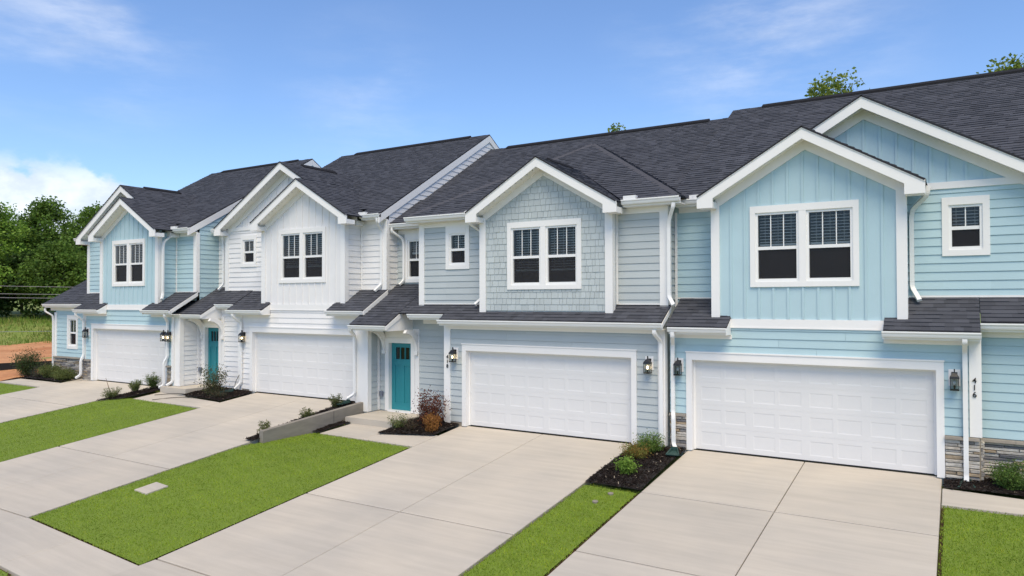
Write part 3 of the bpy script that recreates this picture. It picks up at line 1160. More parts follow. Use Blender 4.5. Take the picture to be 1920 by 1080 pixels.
w422 = sheet('entry_walk', [(-33, -2.15), (-25.46, -2.1), (-25.46, -1.5), (-28.9, -1.5), (-33, -1.0)], -0.05, 'foundation')
slab(w422, [(-33, -2.15), (-29.2, -2.15), (-29.2, -1.45), (-30.4, .2), (-31.8, -1.2)], 0.004)
slab(w422, [(-29.19, -2.15), (-25.46, -2.15), (-25.46, -1.42), (-29.19, -1.45)], 0.004)

# ---- lawns
def lawn(poly, label_unused=None, dz=-0.015, dens=1500, hf=H, hole=None):
    o = sheet('lawn', poly, dz - .03, 'edge_soil', hf=hf)
    cx = sum(p[0] for p in poly) / len(poly); cy = sum(p[1] for p in poly) / len(poly)
    sheet('thatch', [(p[0] + math.copysign(min(.045, abs(cx - p[0])), cx - p[0]), p[1] + math.copysign(min(.045, abs(cy - p[1])), cy - p[1])) for p in poly], dz, 'lawn_soil', hf=hf, kind='stuff', parent=o)
    xs = np.array([p[0] for p in poly]); ys = np.array([p[1] for p in poly])
    x0, x1, y0, y1 = xs.min(), xs.max(), ys.min(), ys.max()
    n = int((x1 - x0) * (y1 - y0) * dens)
    px = RNG.uniform(x0, x1, n); py = RNG.uniform(y0, y1, n)
    ok = np.ones(n, bool)
    k = len(poly)
    sgn = np.sign(sum(poly[i][0] * poly[(i + 1) % k][1] - poly[(i + 1) % k][0] * poly[i][1] for i in range(k)))
    jx = px + RNG.normal(0, .018, n); jy = py + RNG.normal(0, .018, n)
    for i in range(k):
        a, b = poly[i], poly[(i + 1) % k]
        ok &= sgn * ((b[0] - a[0]) * (jy - a[1]) - (b[1] - a[1]) * (jx - a[0])) > 0
    if hole is not None:
        ok &= ~((px > hole[0]) & (px < hole[1]) & (py > hole[2]) & (py < hole[3]))
    px, py = px[ok], py[ok]; n = len(px)
    pz = np.array([hf(a, b) for a, b in zip(px, py)]) + dz
    patch = 0.5 + 0.5 * np.sin(px * 1.7 + 1.3 * np.sin(py * 1.1)) * np.sin(py * 1.3 + np.sin(px * 2.1))
    patch = 0.45 * patch + 0.55 * (0.5 + 0.5 * np.sin(px * 6.1 + py * 3.7) * np.sin(py * 7.3 - px * 2.9))
    h = RNG.uniform(.014, .036, n) * (0.85 + .3 * patch); w = RNG.uniform(.004, .009, n)
    an = RNG.uniform(0, 2 * math.pi, n); ln = RNG.uniform(.0, .028, n); la = RNG.uniform(0, 2 * math.pi, n)
    A = np.stack([px + w * np.cos(an), py + w * np.sin(an), pz], 1)
    Bv = np.stack([px - w * np.cos(an), py - w * np.sin(an), pz], 1)
    Cv = np.stack([px + ln * np.cos(la), py + ln * np.sin(la), pz + h], 1)
    V = np.stack([A, Bv, Cv], 1).reshape(-1, 3)
    g = RNG.uniform(.88, 1.12, n) * (0.70 + .52 * patch)
    yl = RNG.random(n)
    c = np.stack([(.225 + .07 * (yl > .88) + .03 * patch) * g, (.345 + .02 * (yl > .88)) * g, .022 * g + .012], 1)
    c = np.repeat(c, 3, 0)
    me = bpy.data.meshes.new('grass')
    me.vertices.add(3 * n); me.vertices.foreach_set('co', V.ravel())
    me.loops.add(3 * n); me.loops.foreach_set('vertex_index', np.arange(3 * n))
    me.polygons.add(n); me.polygons.foreach_set('loop_start', np.arange(0, 3 * n, 3)); me.polygons.foreach_set('loop_total', np.full(n, 3))
    at = me.color_attributes.new('tint', 'FLOAT_COLOR', 'POINT')
    at.data.foreach_set('color', np.concatenate([c, np.ones((3 * n, 1))], 1).ravel())
    me.materials.append(MATS['blade']); me.update(); me.validate()
    g_ = bpy.data.objects.new('grass', me); COL.objects.link(g_)
    g_["kind"] = "stuff"
    g_.parent = o
    return o


COVER = (-9.86, -9.42, -7.50, -7.0)
def h_low(x, y):
    a, b = drive_z(2, y), max(drive_z(2, y), min(-.215, drive_z(1, y)))
    t = max(0.0, min(1.0, (-6.55 - x) / 3.65))
    return a + (b - a) * t


lawn([(-10.40, Y_WALK), (-6.57, Y_WALK), (-6.57, -2.2), (-10.17, -2.15), (-10.40, -4.5)], hf=h_low, hole=COVER)
lawn([(-1.36, -8.4), (-0.13, -8.4), (-0.13, -2.95), (-1.36, -2.92)], dens=2200)
lawn([(4.98, -5.2), (9.0, -5.2), (9.0, -1.42), (4.98, -1.52)], dens=2200)
lawn([(-20.13, Y_WALK), (-15.44, Y_WALK), (-15.44, -2.09), (-19.3, -2.09), (-20.13, -2.85)], dens=1000)
lawn([(-33, Y_WALK), (-25.47, Y_WALK), (-25.47, -2.2), (-33, -2.2)], dens=700)
lawn([(-34, -13.0), (-8.0, -13.0), (-7.4, -10.9), (-8.0, Y_WALK2 - .02), (-34, Y_WALK2 - .02)], dens=700)


# ---- mulch beds
def mulch(poly, hf=H, dz=0.03, chips=900, mound=0.03):
    cx = sum(p[0] for p in poly) / len(poly); cy = sum(p[1] for p in poly) / len(poly)
    R_ = max(math.hypot(p[0] - cx, p[1] - cy) for p in poly)
    hm = lambda x, y: hf(x, y) + mound * (1 - min(1, math.hypot(x - cx, y - cy) / R_)) + 0.012 * math.sin(x * 9) * math.sin(y * 11)
    o = sheet('mulch_bed', poly, dz, 'mulch', kind='stuff', hf=hm)
    xs = [p[0] for p in poly]; ys = [p[1] for p in poly]
    C_ = Parts()
    tries = 0
    n = int(chips * area(poly))
    rnd = random.Random(int(abs(cx * 100)))
    k = len(poly)
    sgn = 1 if sum(poly[i][0] * poly[(i + 1) % k][1] - poly[(i + 1) % k][0] * poly[i][1] for i in range(k)) > 0 else -1
    cnt = 0
    while cnt < n and tries < n * 8:
        tries += 1
        x, y = rnd.uniform(min(xs), max(xs)), rnd.uniform(min(ys), max(ys))
        jx, jy = x + rnd.gauss(0, .03), y + rnd.gauss(0, .03)
        if any(sgn * ((poly[(i + 1) % k][0] - poly[i][0]) * (jy - poly[i][1]) - (poly[(i + 1) % k][1] - poly[i][1]) * (jx - poly[i][0])) < 0 for i in range(k)): continue
        cnt += 1
        z = hm(x, y) + dz + rnd.uniform(0, .018)
        l, w = rnd.uniform(.012, .04), rnd.uniform(.005, .012)
        a, tl = rnd.uniform(0, 6.28), rnd.uniform(-.5, .5)
        ca, sa = math.cos(a), math.sin(a)
        V = [(x + ca * u - sa * v, y + sa * u + ca * v, z + u * tl + hh) for hh in (0, .006) for u, v in ((-l, -w), (l, -w * .6), (l, w), (-l, w * .7))]
        g = rnd.choice((.008, .012, .018, .026, .035))
        if rnd.random() < .012: t = (.30, .25, .19)
        else: t = (g * 1.15, g * .85, g * .75)
        C_.add(V, [(4, 5, 6, 7), (0, 1, 5, 4), (1, 2, 6, 5), (2, 3, 7, 6), (3, 0, 4, 7)], t)
    C_.build('mulch_chips', 'mulch_chip', o, tint=True, kind='stuff')
    return o


mulch([(-1.36, -2.90), (-0.12, -2.93), (-0.16, -0.02), (-1.36, -0.14)])
mulch([(-8.24, -1.66), (-6.57, -1.27), (-6.57, -0.16), (-6.6, .44), (-8.24, .44)], hf=lambda x, y: drive_z(2, y) + .01)
mulch([(-10.18, -2.18), (-9.95, -2.12), (-9.81, -.98), (-10.18, -1.04)], hf=lambda x, y: drive_z(2, y) + .01)
mulch([(-10.62, -4.1), (-10.30, -4.1), (-10.34, -.02), (-10.95, .0)], hf=lambda x, y: drive_z(1, y) , dz=.04)
mulch([(4.99, -.62), (9.0, -.72), (9.0, .28), (4.99, .28)], hf=lambda x, y: min(0, .08 * (y - .0)) - .03)
mulch([(-20.13, -2.85), (-19.3, -2.06), (-19.3, -.72), (-20.13, -.68)], hf=lambda x, y: drive_z(1, y) * .5 + drive_z(0, y) * .5 + .01)
mulch([(-17.78, -1.14), (-15.44, -1.34), (-15.44, .02), (-17.78, .18)], hf=lambda x, y: drive_z(1, y) + .01)
mulch([(-29.1, -1.42), (-25.46, -1.40), (-25.46, -.70), (-28.2, -.38)], hf=lambda x, y: drive_z(0, y) + .01, chips=300)

# street and kerb below the frame
sheet('street', [(-40, -20), (12, -20), (12, -13.2), (-40, -13.2)], -0.12, 'foundation')

# ------------------------------------------------------------------ houses
def front_door(parent, x0, x1, Y, Z, h=2.06):
    """panelled teal door in a deep white frame"""
    fr = front(Y)
    c = 0.15
    P = Parts()
    def bx(p, a, b, z0, z1, n0, n1): p.add(*prismv(fr, [(a, z0), (b, z0), (b, z1), (a, z1)], n0, n1))
    bx(P, x0 - c, x0, Z - .03, Z + h + .16, .0005, .04); bx(P, x1, x1 + c, Z - .03, Z + h + .16, .0005, .04); bx(P, x0, x1, Z + h, Z + h + .16, .0005, .042)
    bx(P, x0 - .03, x0 - .0005, Z, Z + h, -.2, -.0005); bx(P, x1 + .0005, x1 + .03, Z, Z + h, -.2, -.0005); bx(P, x0, x1, Z + h + .0005, Z + h + .03, -.2, -.0005)
    bx(P, x0 - .02, x1 + .02, Z - .045, Z - .0005, -.18, .07)
    P.build('door_frame', 'trim_white', parent)
    w = x1 - x0
    g0, g1, gz0, gz1 = x0 + .17, x1 - .17, Z + h - .50, Z + h - .14
    lw = (g1 - g0 - .06) / 3
    lights = [(g0 + i * (lw + .03), g0 + i * (lw + .03) + lw, gz0, gz1) for i in range(3)]
    mid = (x0 + x1) / 2
    pans = [(x0 + .14, mid - .06, Z + .22, gz0 - .20), (mid + .06, x1 - .14, Z + .22, gz0 - .20)]
    D = Parts()
    for q in cut([[(x0 + .003, Z), (x1 - .003, Z), (x1 - .003, Z + h - .003), (x0 + .003, Z + h - .003)]], lights + pans):
        D.add(*prismv(fr, q, -.15, -.105))
    D.box(x0 + .1, x1 - .1, Y + .095, Y + .105, gz0 - .05, gz0 - .02)
    d = D.build('front_door', 'door_teal', parent)
    for q in pans:
        wbox('panel', fr, q[0] - .002, q[1] + .002, q[2] - .002, q[3] + .002, -.14, -.122, 'door_teal', d)
    for q in lights:
        V = [fr.p(q[0], q[2], -.125), fr.p(q[1], q[2], -.125), fr.p(q[1], q[3], -.125), fr.p(q[0], q[3], -.125)]
        mesh('pane', V, [(0, 1, 2, 3)], 'glass', d)
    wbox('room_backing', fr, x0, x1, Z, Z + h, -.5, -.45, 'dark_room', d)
    mesh('handle', *roundv(bend([fr.p(x1 - .07, Z + .93, -.10), fr.p(x1 - .07, Z + .93, -.05), fr.p(x1 - .07, Z + 1.10, -.05), fr.p(x1 - .07, Z + 1.10, -.10)], .03), .009, 6), 'black_metal', d)
    return (x0 - .03, x1 + .03, Z - .05, Z + h + .03)


def bracket(parent, x, Y, ztop, reach=.62, drop=.66, w=.09):
    """curved knee brace under the porch roof"""
    fr = east(x)
    t = .085
    inner = []
    n = 10
    cy, cz = Y - reach, ztop - drop
    for i in range(n + 1):
        a = math.pi / 2 * i / n
        inner.append((cy + (reach - t) * math.sin(a) * 1.0, cz + (drop - t) * math.cos(a)))
    outer = [(cy + (reach + .0) * 1.0 * min(1, math.sin(math.pi / 2 * i / n) + .10), cz + drop * min(1, math.cos(math.pi / 2 * i / n) + .12)) for i in range(n + 1)]
    V, F = [], []
    for s in (-w / 2, w / 2):
        V += [fr.p(u, z, s) for u, z in inner] + [fr.p(u, z, s) for u, z in outer]
    k = n + 1
    for i in range(n):
        F += [(i, i + 1, k + i + 1, k + i), (2 * k + i, 3 * k + i, 3 * k + i + 1, 2 * k + i + 1), (i, 2 * k + i, 2 * k + i + 1, i + 1), (k + i, k + i + 1, 3 * k + i + 1, 3 * k + i)]
    F += [(0, k, 3 * k, 2 * k), (n, 2 * k + n, 3 * k + n, k + n)]
    o = mesh('bracket', V, F, 'trim_white', parent)
    box('bracket_foot', x - w / 2 - .012, x + w / 2 + .012, Y - .11, Y - .041, cz - .10, cz + .01, 'trim_white', o)
    return o


def porch(parent, xl, xr, ylip, ydoor, ze, ymid, xmid, ytop, xtop, door_x, Zf, lit=False, bx=()):
    """entry roof on knee braces. plane: z = ze + S*(y - ylip)"""
    zy = lambda y: ze + S * (y - ylip)
    # porch part, then the part over the wall to its right, one plane
    roof(parent, [(xl, ylip + .07, zy(ylip + .07)), (xr, ylip + .07, zy(ylip + .07)), (xr, ytop, zy(ytop)), (xl, ytop, zy(ytop))], (1, 0, 0), name='porch_roof')
    gutter(parent, xl - .02, xr + .01, ylip, ze + .02)
    zs = ze - .13
    box('porch_ceiling', xl + .02, xr - .02, ylip + .146, ydoor + .02, zs, zs + .02, 'soffit_white', parent)
    box('fascia', xl, xr - .04, ylip + .119, ylip + .145, zs - .01, ze + .03, 'trim_white', parent)
    # closed gable side of the porch with its rake board
    fr = east(xr - .045)
    prism('porch_gable', fr, [(ylip + .12, zs - .012), (ydoor, zs - .012), (ydoor, zy(ydoor) - .05), (ylip + .12, zy(ylip + .12) - .05)], 0, .03, 'trim_white', parent)
    prism('rake_board', fr, [(ylip + .06, ze - .115), (ylip + .06, zy(ylip + .06) - .036), (ymid + .1, zy(ymid + .1) - .036), (ymid + .1, zy(ymid + .1) - .19)], .031, .058, 'trim_white', parent)
    fw = west(xl + .02)
    prism('rake_board', fw, [(ylip + .06, ze - .115), (ylip + .06, zy(ylip + .06) - .036), (ytop, zy(ytop) - .036), (ytop, zy(ytop) - .15)], 0, .03, 'trim_white', parent)
    for x in bx:
        bracket(parent, x, ydoor, zs)
    if lit:
        mesh('porch_light', *roundv([((xl + xr) / 2 + .5, ylip + .45, zs - .012), ((xl + xr) / 2 + .5, ylip + .45, zs)], .07, 12), 'bulb_lit', parent)
    return zy


def skirt(parent, x0, x1, y0, yb, zw, end=None, fx=None, gx=None, endb=None):
    """low roof over the garage front. plane: z = zw + S*(y - y0)"""
    zy = lambda y: zw + S * (y - y0)
    yl = y0 - .385
    x0, x1 = min(x0, x1), max(x0, x1)
    roof(parent, [(x0, yl, zy(yl)), (x1, yl, zy(yl)), (x1, yb, zy(yb)), (x0, yb, zy(yb))], (1, 0, 0), name='skirt_roof')
    g0, g1 = gx or (x0 - .01, x1 + .01)
    eave(parent, g0, g1, y0 - .47, zy(yl) - .018, y0, .10, *(fx or (None, None)))
    for e, sgn in (end or ()):
        fr = Frame((e, 0, 0), (0, 1, 0), (sgn, 0, 0))
        zb = zy(yl) - .183
        prism('rake_board', fr, [(yl, zy(yl) - .037), (yl, zb), (y0 - .04, zb), (y0 - .04, zy(y0 - .04) - .037)], .0, .028, 'trim_white', parent)
    return zy


def house_B(c):
    Xc, Y0, Z0, m = c['Xc'], c['Y0'], c['Z0'], c['m']
    X = lambda u: Xc + m * u
    sid, pan = c['sid'], c['pan']
    R = root('townhouse', (Xc, Y0, Z0), c['label'], 'house', 'row of attached townhouses')
    f0, f1 = front(Y0), front(Y0 + .72)
    yr = Y0 + .72
    up = c.get('up', -2.97); ue = 3.15; uE = c['uE']
    xa, xb = min(X(up), X(ue)), max(X(up), X(ue))
    # ---- garage storey
    gh = garage_door(R, Xc - 2.44, Y0, Z0)
    wall(R, f0, [(xa, Z0 - .25), (xb, Z0 - .25), (xb, Z0 + 2.96), (xa, Z0 + 2.96)], [gh], sid, name='garage_wall')
    lo = Z0 + (.83 if c['stone'] else .10)
    siding(R, f0, [(xa, lo), (xb, lo), (xb, Z0 + 2.87), (xa, Z0 + 2.87)], [(Xc - 2.575, Xc + 2.575, Z0 - 1, Z0 + 2.285)], sid, Z0 + .83 - 5 * EXPO if c['stone'] else Z0 + .10)
    if c['stone']:
        for a, b in ((xa, Xc - 2.577), (Xc + 2.577, xb)):
            stones(R, f0, a, b, Z0 - .10, Z0 + .77, joined=c['joined'], mean=.26)
    else:
        for a, b in ((xa, Xc - 2.577), (Xc + 2.577, xb)):
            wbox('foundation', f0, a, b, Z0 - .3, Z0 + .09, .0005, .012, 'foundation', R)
    zc = Z0 + (.84 if c['stone'] else .06)
    if c.get('corner', True):
        corner(R, X(ue), Y0, zc, Z0 + 2.69, m, w=.16, back=(None if m > 0 else False))
    # ---- band between the storeys
    b0, b1 = min(X(-1.55), X(1.55)), max(X(-1.55), X(1.55))
    wbox('band_board', f0, b0, b1, Z0 + 2.872, Z0 + 3.05, .0005, .034, 'trim_white', R)
    wbox('drip_cap', f0, b0, b1, Z0 + 2.846, Z0 + 2.8715, .0005, .045, 'trim_white', R)
    # ---- bump-out with its gable
    gc, half, ze = c['gc'], 2.25, 5.82
    cx = X(gc)
    zroof = lambda x: Z0 + ze + S * (half - abs(x - cx)) - .06
    bl, br = Xc - 1.93, Xc + 1.93
    poly = [(bl, Z0 + 3.05), (br, Z0 + 3.05), (br, zroof(br)), (cx, zroof(cx)), (bl, zroof(bl))]
    wc = Xc + c.get('wc', 0)
    win = (wc - 1.1, wc + 1.1, Z0 + 3.76, Z0 + 5.55)
    wall(R, f0, poly, [hole_of(*win)], pan, name='bump_out_wall')
    bat = [(bl + .15, Z0 + 3.055), (br - .15, Z0 + 3.055), (br - .15, zroof(br - .15) - .1), (cx, zroof(cx) - .1), (bl + .15, zroof(bl + .15) - .1)]
    battens(R, f0, bat, [win], pan, Xc)
    window(R, f0, *win, units=2, lites=3, blind=c.get('blind', .5))
    for s in (-1, 1):
        xs = Xc + s * 1.93
        frs = east(xs) if s > 0 else west(xs)
        sp = [(Y0 + .0, Z0 + 3.0), (yr, Z0 + 3.3), (yr, Z0 + 5.72), (Y0 + .0, Z0 + 5.72)]
        wall(R, frs, [(Y0 + .121, Z0 + 3.0), (yr - .001, Z0 + 3.3), (yr - .001, Z0 + 5.75), (Y0 + .121, Z0 + 5.75)], [], sid, name='side_wall')
        if s > 0:
            siding(R, frs, [(Y0 + .13, Z0 + 3.1), (yr - .002, Z0 + 3.5), (yr - .002, Z0 + 5.62), (Y0 + .13, Z0 + 5.62)], [], sid, Z0 + .83 - 5 * EXPO)
        corner(R, xs, Y0, Z0 + 3.0, Z0 + 5.719, s)
    # inner corner trims on the party side
    # ---- upper wall, party side
    pa, pb = sorted((X(up), X(-1.93)))
    if m < 0: pb = c['xp']
    else:
        pa = -.655
        wbox('corner_board', f1, -.634, -.575, Z0 + 3.3, Z0 + 5.62, .0005, .034, 'trim_white', R)
    wall(R, f1, [(pa, Z0 + 3.2), (pb, Z0 + 3.2), (pb, Z0 + 6.0), (pa, Z0 + 6.0)], [], sid, name='upper_wall')
    siding(R, f1, [(pa, Z0 + 3.54), (pb, Z0 + 3.54), (pb, Z0 + 5.62), (pa, Z0 + 5.62)], [], sid, Z0 + .83 - 5 * EXPO)
    ic = X(-1.93) + (.0 if m > 0 else .025)
    wbox('corner_board', f1, *(sorted((ic - (.06 if m > 0 else 0), ic + (.06 if m < 0 else 0)))), Z0 + 3.53, Z0 + 5.62, .0005, .034, 'trim_white', R)
    if m < 0: corner(R, c['xp'], yr, Z0 + 3.5, Z0 + 5.719, 1, ws=.10)
    wbox('flashing', f1, pa, pb, Z0 + 3.505, Z0 + 3.538, .0005, .03, 'trim_white', R)
    # ---- upper wall, entry side, with the small window
    ea, eb = sorted((X(1.93), X(uE)))
    sw = c['sw']
    wall(R, f1, [(ea, Z0 + 3.2), (eb, Z0 + 3.2), (eb, Z0 + 5.88), (ea, Z0 + 5.88)], [hole_of(*sw)] if sw else [], sid, name='upper_wall')
    siding(R, f1, [(ea, Z0 + 3.56), (eb, Z0 + 3.56), (eb, Z0 + 5.74), (ea, Z0 + 5.74)], [sw] if sw else [], sid, Z0 + .83 - 5 * EXPO)
    wbox('flashing', f1, ea, eb, Z0 + 3.52, Z0 + 3.558, .0005, .03, 'trim_white', R)
    if sw: window(R, f1, *sw, units=1, lites=2, blind=c.get('blind2', .5), casing=.12, head=.16)
    corner(R, X(uE), yr, Z0 + 3.5, Z0 + 5.72, m, back=(None if m > 0 else False))
    # ---- the large gable behind
    g2, h2, ze2 = c['g2'], c['h2'], 5.85
    cx2 = X(g2)
    z2 = lambda x: Z0 + ze2 + S * (h2 - abs(x - cx2)) - .06
    la, lb = sorted((X(g2 - h2 + .35), X(uE)))
    zb = Z0 + 5.88
    tri = [(la, zb), (lb, zb), (lb, max(zb + .01, z2(lb))), (cx2, z2(cx2)), (la, max(zb + .01, z2(la)))]
    wall(R, f1, tri, [], pan, name='gable_wall')
    battens(R, f1, [(p[0], p[1] + (.0 if i < 2 else -.1)) for i, p in enumerate(tri)], [], pan, cx2, step=.31)
    wbox('band_board', f1, *sorted((X(1.97), X(uE) - m * .0)), Z0 + 5.735, Z0 + 5.875, .0005, .045, 'trim_white', R)
    zm = 5.68
    ymain = lambda z: Y0 + (z - Z0 - zm) / S + .03
    gable(R, cx2, h2, Z0 + ze2, S, Y0 + .34, yr, lambda s, z: ymain(z), wall_half=h2 - .35)
    def back_small(s, z):
        if s == -m: return max(Y0 + .5, ymain(z))
        return yr + .02
    gable(R, cx, half, Z0 + ze, S, Y0 - .38, Y0, back_small)
    # ---- eaves of the upper storey
    e0, e1 = sorted((X(-2.21), c['xp'] if m < 0 else X(up) - .02))
    eave(R, e0 + .02, e1 + (.05 if m < 0 else 0), Y0 + .29, Z0 + 5.885, yr, .12)
    box('gutter_end', *sorted((X(-2.21) , X(-2.50))), Y0 + .30, Y0 + .42, Z0 + 5.84, Z0 + 5.96, 'gutter_white', R)
    if c.get('eave_end'):
        a_, b_ = sorted((X(g2 + h2 - .05), X(g2 + h2 + .12)))
        gutter(R, a_, b_, Y0 + .30, Z0 + 5.84)
    # ---- main roof
    xl, xr, yk = c['xl'], c['xr'], c['yk']
    zk = Z0 + zm + S * (yk - Y0)
    ye = Y0 + .385
    y2 = ye + 3 * .145 / math.sqrt(1 + S * S)
    zy = lambda y: Z0 + zm + S * (y - Y0)
    q0, q1 = (X(-2.21), xr) if m < 0 else (xl, X(-2.21))
    roof(R, [(xl, y2, zy(y2)), (xr, y2, zy(y2)), (xr, yk, zk), (xl, yk, zk)], (1, 0, 0), name='main_roof')
    roof(R, [(q0, ye, zy(ye)), (q1, ye, zy(ye)), (q1, y2, zy(y2)), (q0, y2, zy(y2))], (1, 0, 0), name='main_roof')
    yb = yk + 6.2
    roof(R, [(xl, yk, zk), (xr, yk, zk), (xr, yb, zk - S * 6.2), (xl, yb, zk - S * 6.2)], (1, 0, 0), name='main_roof', shingled=False)
    ridge_cap(R, (xl + .9, yk, zk + .02), (xr - .9, yk, zk + .02))
    ridge_cap(R, (cx2, Y0 + 1.3, Z0 + ze2 + S * h2 + .01), (cx2, Y0 + 2.9, Z0 + ze2 + S * h2 + .01), w=.14)
    # ---- gable-end wall toward the neighbour
    for xs, vis in ((c['xp'], m < 0), (xl + .12 if m < 0 else xr - .3, False)):
        fe = east(xs) if vis else (west(xs) if m < 0 else east(xs))
        yw = yr if vis else Y0 + 1.4
        zz = lambda y: Z0 + zm + S * (y - Y0) - .05
        pl = [(yw + .002, Z0 + (3.2 if vis else -.2)), (yb - .3, Z0 + (3.2 if vis else -.2)), (yb - .3, zk - S * 5.9 - .1), (yk, zk - .05), (yw + .002, zz(yw))]
        wall(R, fe, pl, [], sid, name='end_wall')
        if vis:
            siding(R, fe, [(yw + .11, Z0 + 3.3), (8.5, Z0 + 3.3), (8.5, zk - S * (8.5 - yk) - .28), (yk, zk - .28), (yw + .11, zz(yw + .11) - .23)], [], sid, Z0 + .83 - 5 * EXPO, joint=False)
            d = .24
            prism('rake_board', fe, [(ye - .05, zz(ye - .05) + .012), (ye - .05, zz(ye - .05) - d), (yr + .02, zz(yr + .02) - d), (yk, zk - .05 - d), (yk, zk - .038)], .001, .05, 'trim_white', R)
            prism('rake_board', fe, [(yk + .002, zk - .038), (yk + .002, zk - .05 - d), (yb, zk - S * 6.2 - d), (yb, zk - S * 6.2 - .038)], .001, .05, 'trim_white', R)
    return R, X


EXTRA = {}
# ---- 416: right-hand aqua house
R416, X416 = house_B(dict(Xc=2.44, Y0=0.0, Z0=0.0, m=1, sid='siding_aqua', pan='panel_aqua', stone=True, joined=False, gc=.06, g2=1.13, h2=3.32, uE=4.2, up=-2.97, xp=-.53,
    sw=(5.0, 5.82, 4.36, 5.555), xl=-.66, xr=9.0, yk=6.3, blind=.44, blind2=.47,
    label='aqua house nearest the camera at the right end, numbered 416'))
# entry wall running off to the right
f = front(.30)
wall(R416, f, [(5.5, -.3), (9.0, -.3), (9.0, 3.0), (5.5, 3.0)], [], 'siding_aqua', name='entry_wall')
siding(R416, f, [(5.62, .80), (9.0, .80), (9.0, 2.72), (5.62, 2.72)], [], 'siding_aqua', .80 - EXPO)
stones(R416, f, 5.60, 9.0, -.15, .73, mean=.42)
wall(R416, front(1.4), [(6.60, 3.3), (9.0, 3.3), (9.0, 6.5), (6.60, 6.5)], [], 'siding_aqua', name='upper_wall')
siding(R416, front(1.4), [(6.62, 3.95), (9.0, 3.95), (9.0, 5.9), (6.62, 5.9)], [], 'siding_aqua', .83 - 5 * EXPO)
eave(R416, 6.98, 9.0, .70, 6.10, 1.4, .14)
roof(R416, [(6.60, .70, 3.10 + S * .70), (9.0, .70, 3.10 + S * .70), (9.0, 1.38, 3.10 + S * 1.38), (6.60, 1.38, 3.10 + S * 1.38)], (1, 0, 0), name='skirt_roof')
# stone return of the garage corner
stones(R416, east(5.59), 0.0, .30, -.10, .77, mean=.2, cap=False)
# skirts
skirt(R416, -.50, .90, 0, .70, 3.10, end=[(.875, 1)], gx=(-.44, .90), fx=(-.50, .92))
skirt(R416, 3.99, 5.62, 0, .70, 3.10, end=[(4.015, -1)], gx=(3.97, 5.63), fx=(3.97, 5.55))
roof(R416, [(5.63, -.08, 3.10 - S * .08), (9.0, -.08, 3.10 - S * .08), (9.0, .70, 3.10 + S * .70), (5.63, .70, 3.10 + S * .70)], (1, 0, 0), name='skirt_roof')
eave(R416, 5.62, 9.0, -.17, 3.025, .30, .12)
# downspouts
downspout(R416, [(4.78, .36, 5.78), (4.76, .36, 5.60), (4.50, .62, 5.38), (4.46, .66, 5.22), (4.46, .66, 3.72), (4.60, .40, 3.46)])
downspout(R416, [(5.365, -.40, 2.73), (5.365, -.40, 2.66), (5.365, -.085, 2.48), (5.365, -.085, .10), (5.365, -.12, .0)])
downspout(R416, [(-.33, -.40, 2.74), (-.33, -.40, 2.64), (-.43, -.09, 2.44), (-.43, -.09, .86), (-.40, -.16, .74), (-.40, -.16, .12), (-.30, -.28, .03)])
for i, ch in enumerate('416'):
    digit(R416, ch, 5.515, -.052, 1.875 - i * .135, .150)

# ---- 420: white house
R420, X420 = house_B(dict(Xc=-13.071, Y0=.028, Z0=.312, m=-1, sid='siding_white', pan='panel_white', stone=False, joined=True, gc=-.12, g2=1.5, h2=3.6, uE=4.85, up=-2.6, xp=-10.05,
    sw=(-17.08, -16.22, .312 + 4.40, .312 + 5.55), xl=-17.87, xr=-10.0, yk=6.58, blind=.72, blind2=.5, eave_end=True,
    label='white house in the middle left with two nested board and batten gables'))
skirt(R420, -11.55, -9.98, .028, .73, .312 + 3.10, end=[(-11.525, -1)], gx=(-11.57, -9.97), fx=(-11.55, -10.55))
prism('rake_board', east(-9.99), [(-.36, .312 + 2.86), (-.36, .312 + 2.72), (.73, .312 + 3.36), (.73, .312 + 3.50)], .0, .03, 'trim_white', R420)
skirt(R420, -16.40, -14.60, .028, .73, .312 + 3.10, end=[(-14.625, 1)], gx=(-16.42, -14.58), fx=(-16.42, -14.6))

# ---- 422: aqua end house
R422, X422 = house_B(dict(Xc=-21.89, Y0=-.684, Z0=.295, m=-1, sid='siding_aqua', pan='panel_aqua', stone=True, joined=True, gc=-.05, g2=1.2, h2=3.35, uE=4.25, up=-2.85, xp=-18.70,
    sw=None, xl=-25.66, xr=-18.65, yk=5.6, blind=.49, blind2=.5, eave_end=True,
    label='aqua end house at the far left, beyond the white house'))
skirt(R422, -20.36, -18.62, -.684, .03, .295 + 3.10, end=[(-20.335, -1)], gx=(-20.38, -18.6), fx=(-20.36, -19.1))
prism('rake_board', east(-18.63), [(-1.07, .295 + 2.86), (-1.07, .295 + 2.72), (.03, .295 + 3.37), (.03, .295 + 3.51)], .0, .03, 'trim_white', R422)
skirt(R422, -25.10, -23.35, -.684, .03, .295 + 3.10, end=[(-23.375, 1)], gx=(-25.12, -23.33), fx=(-25.12, -23.35))
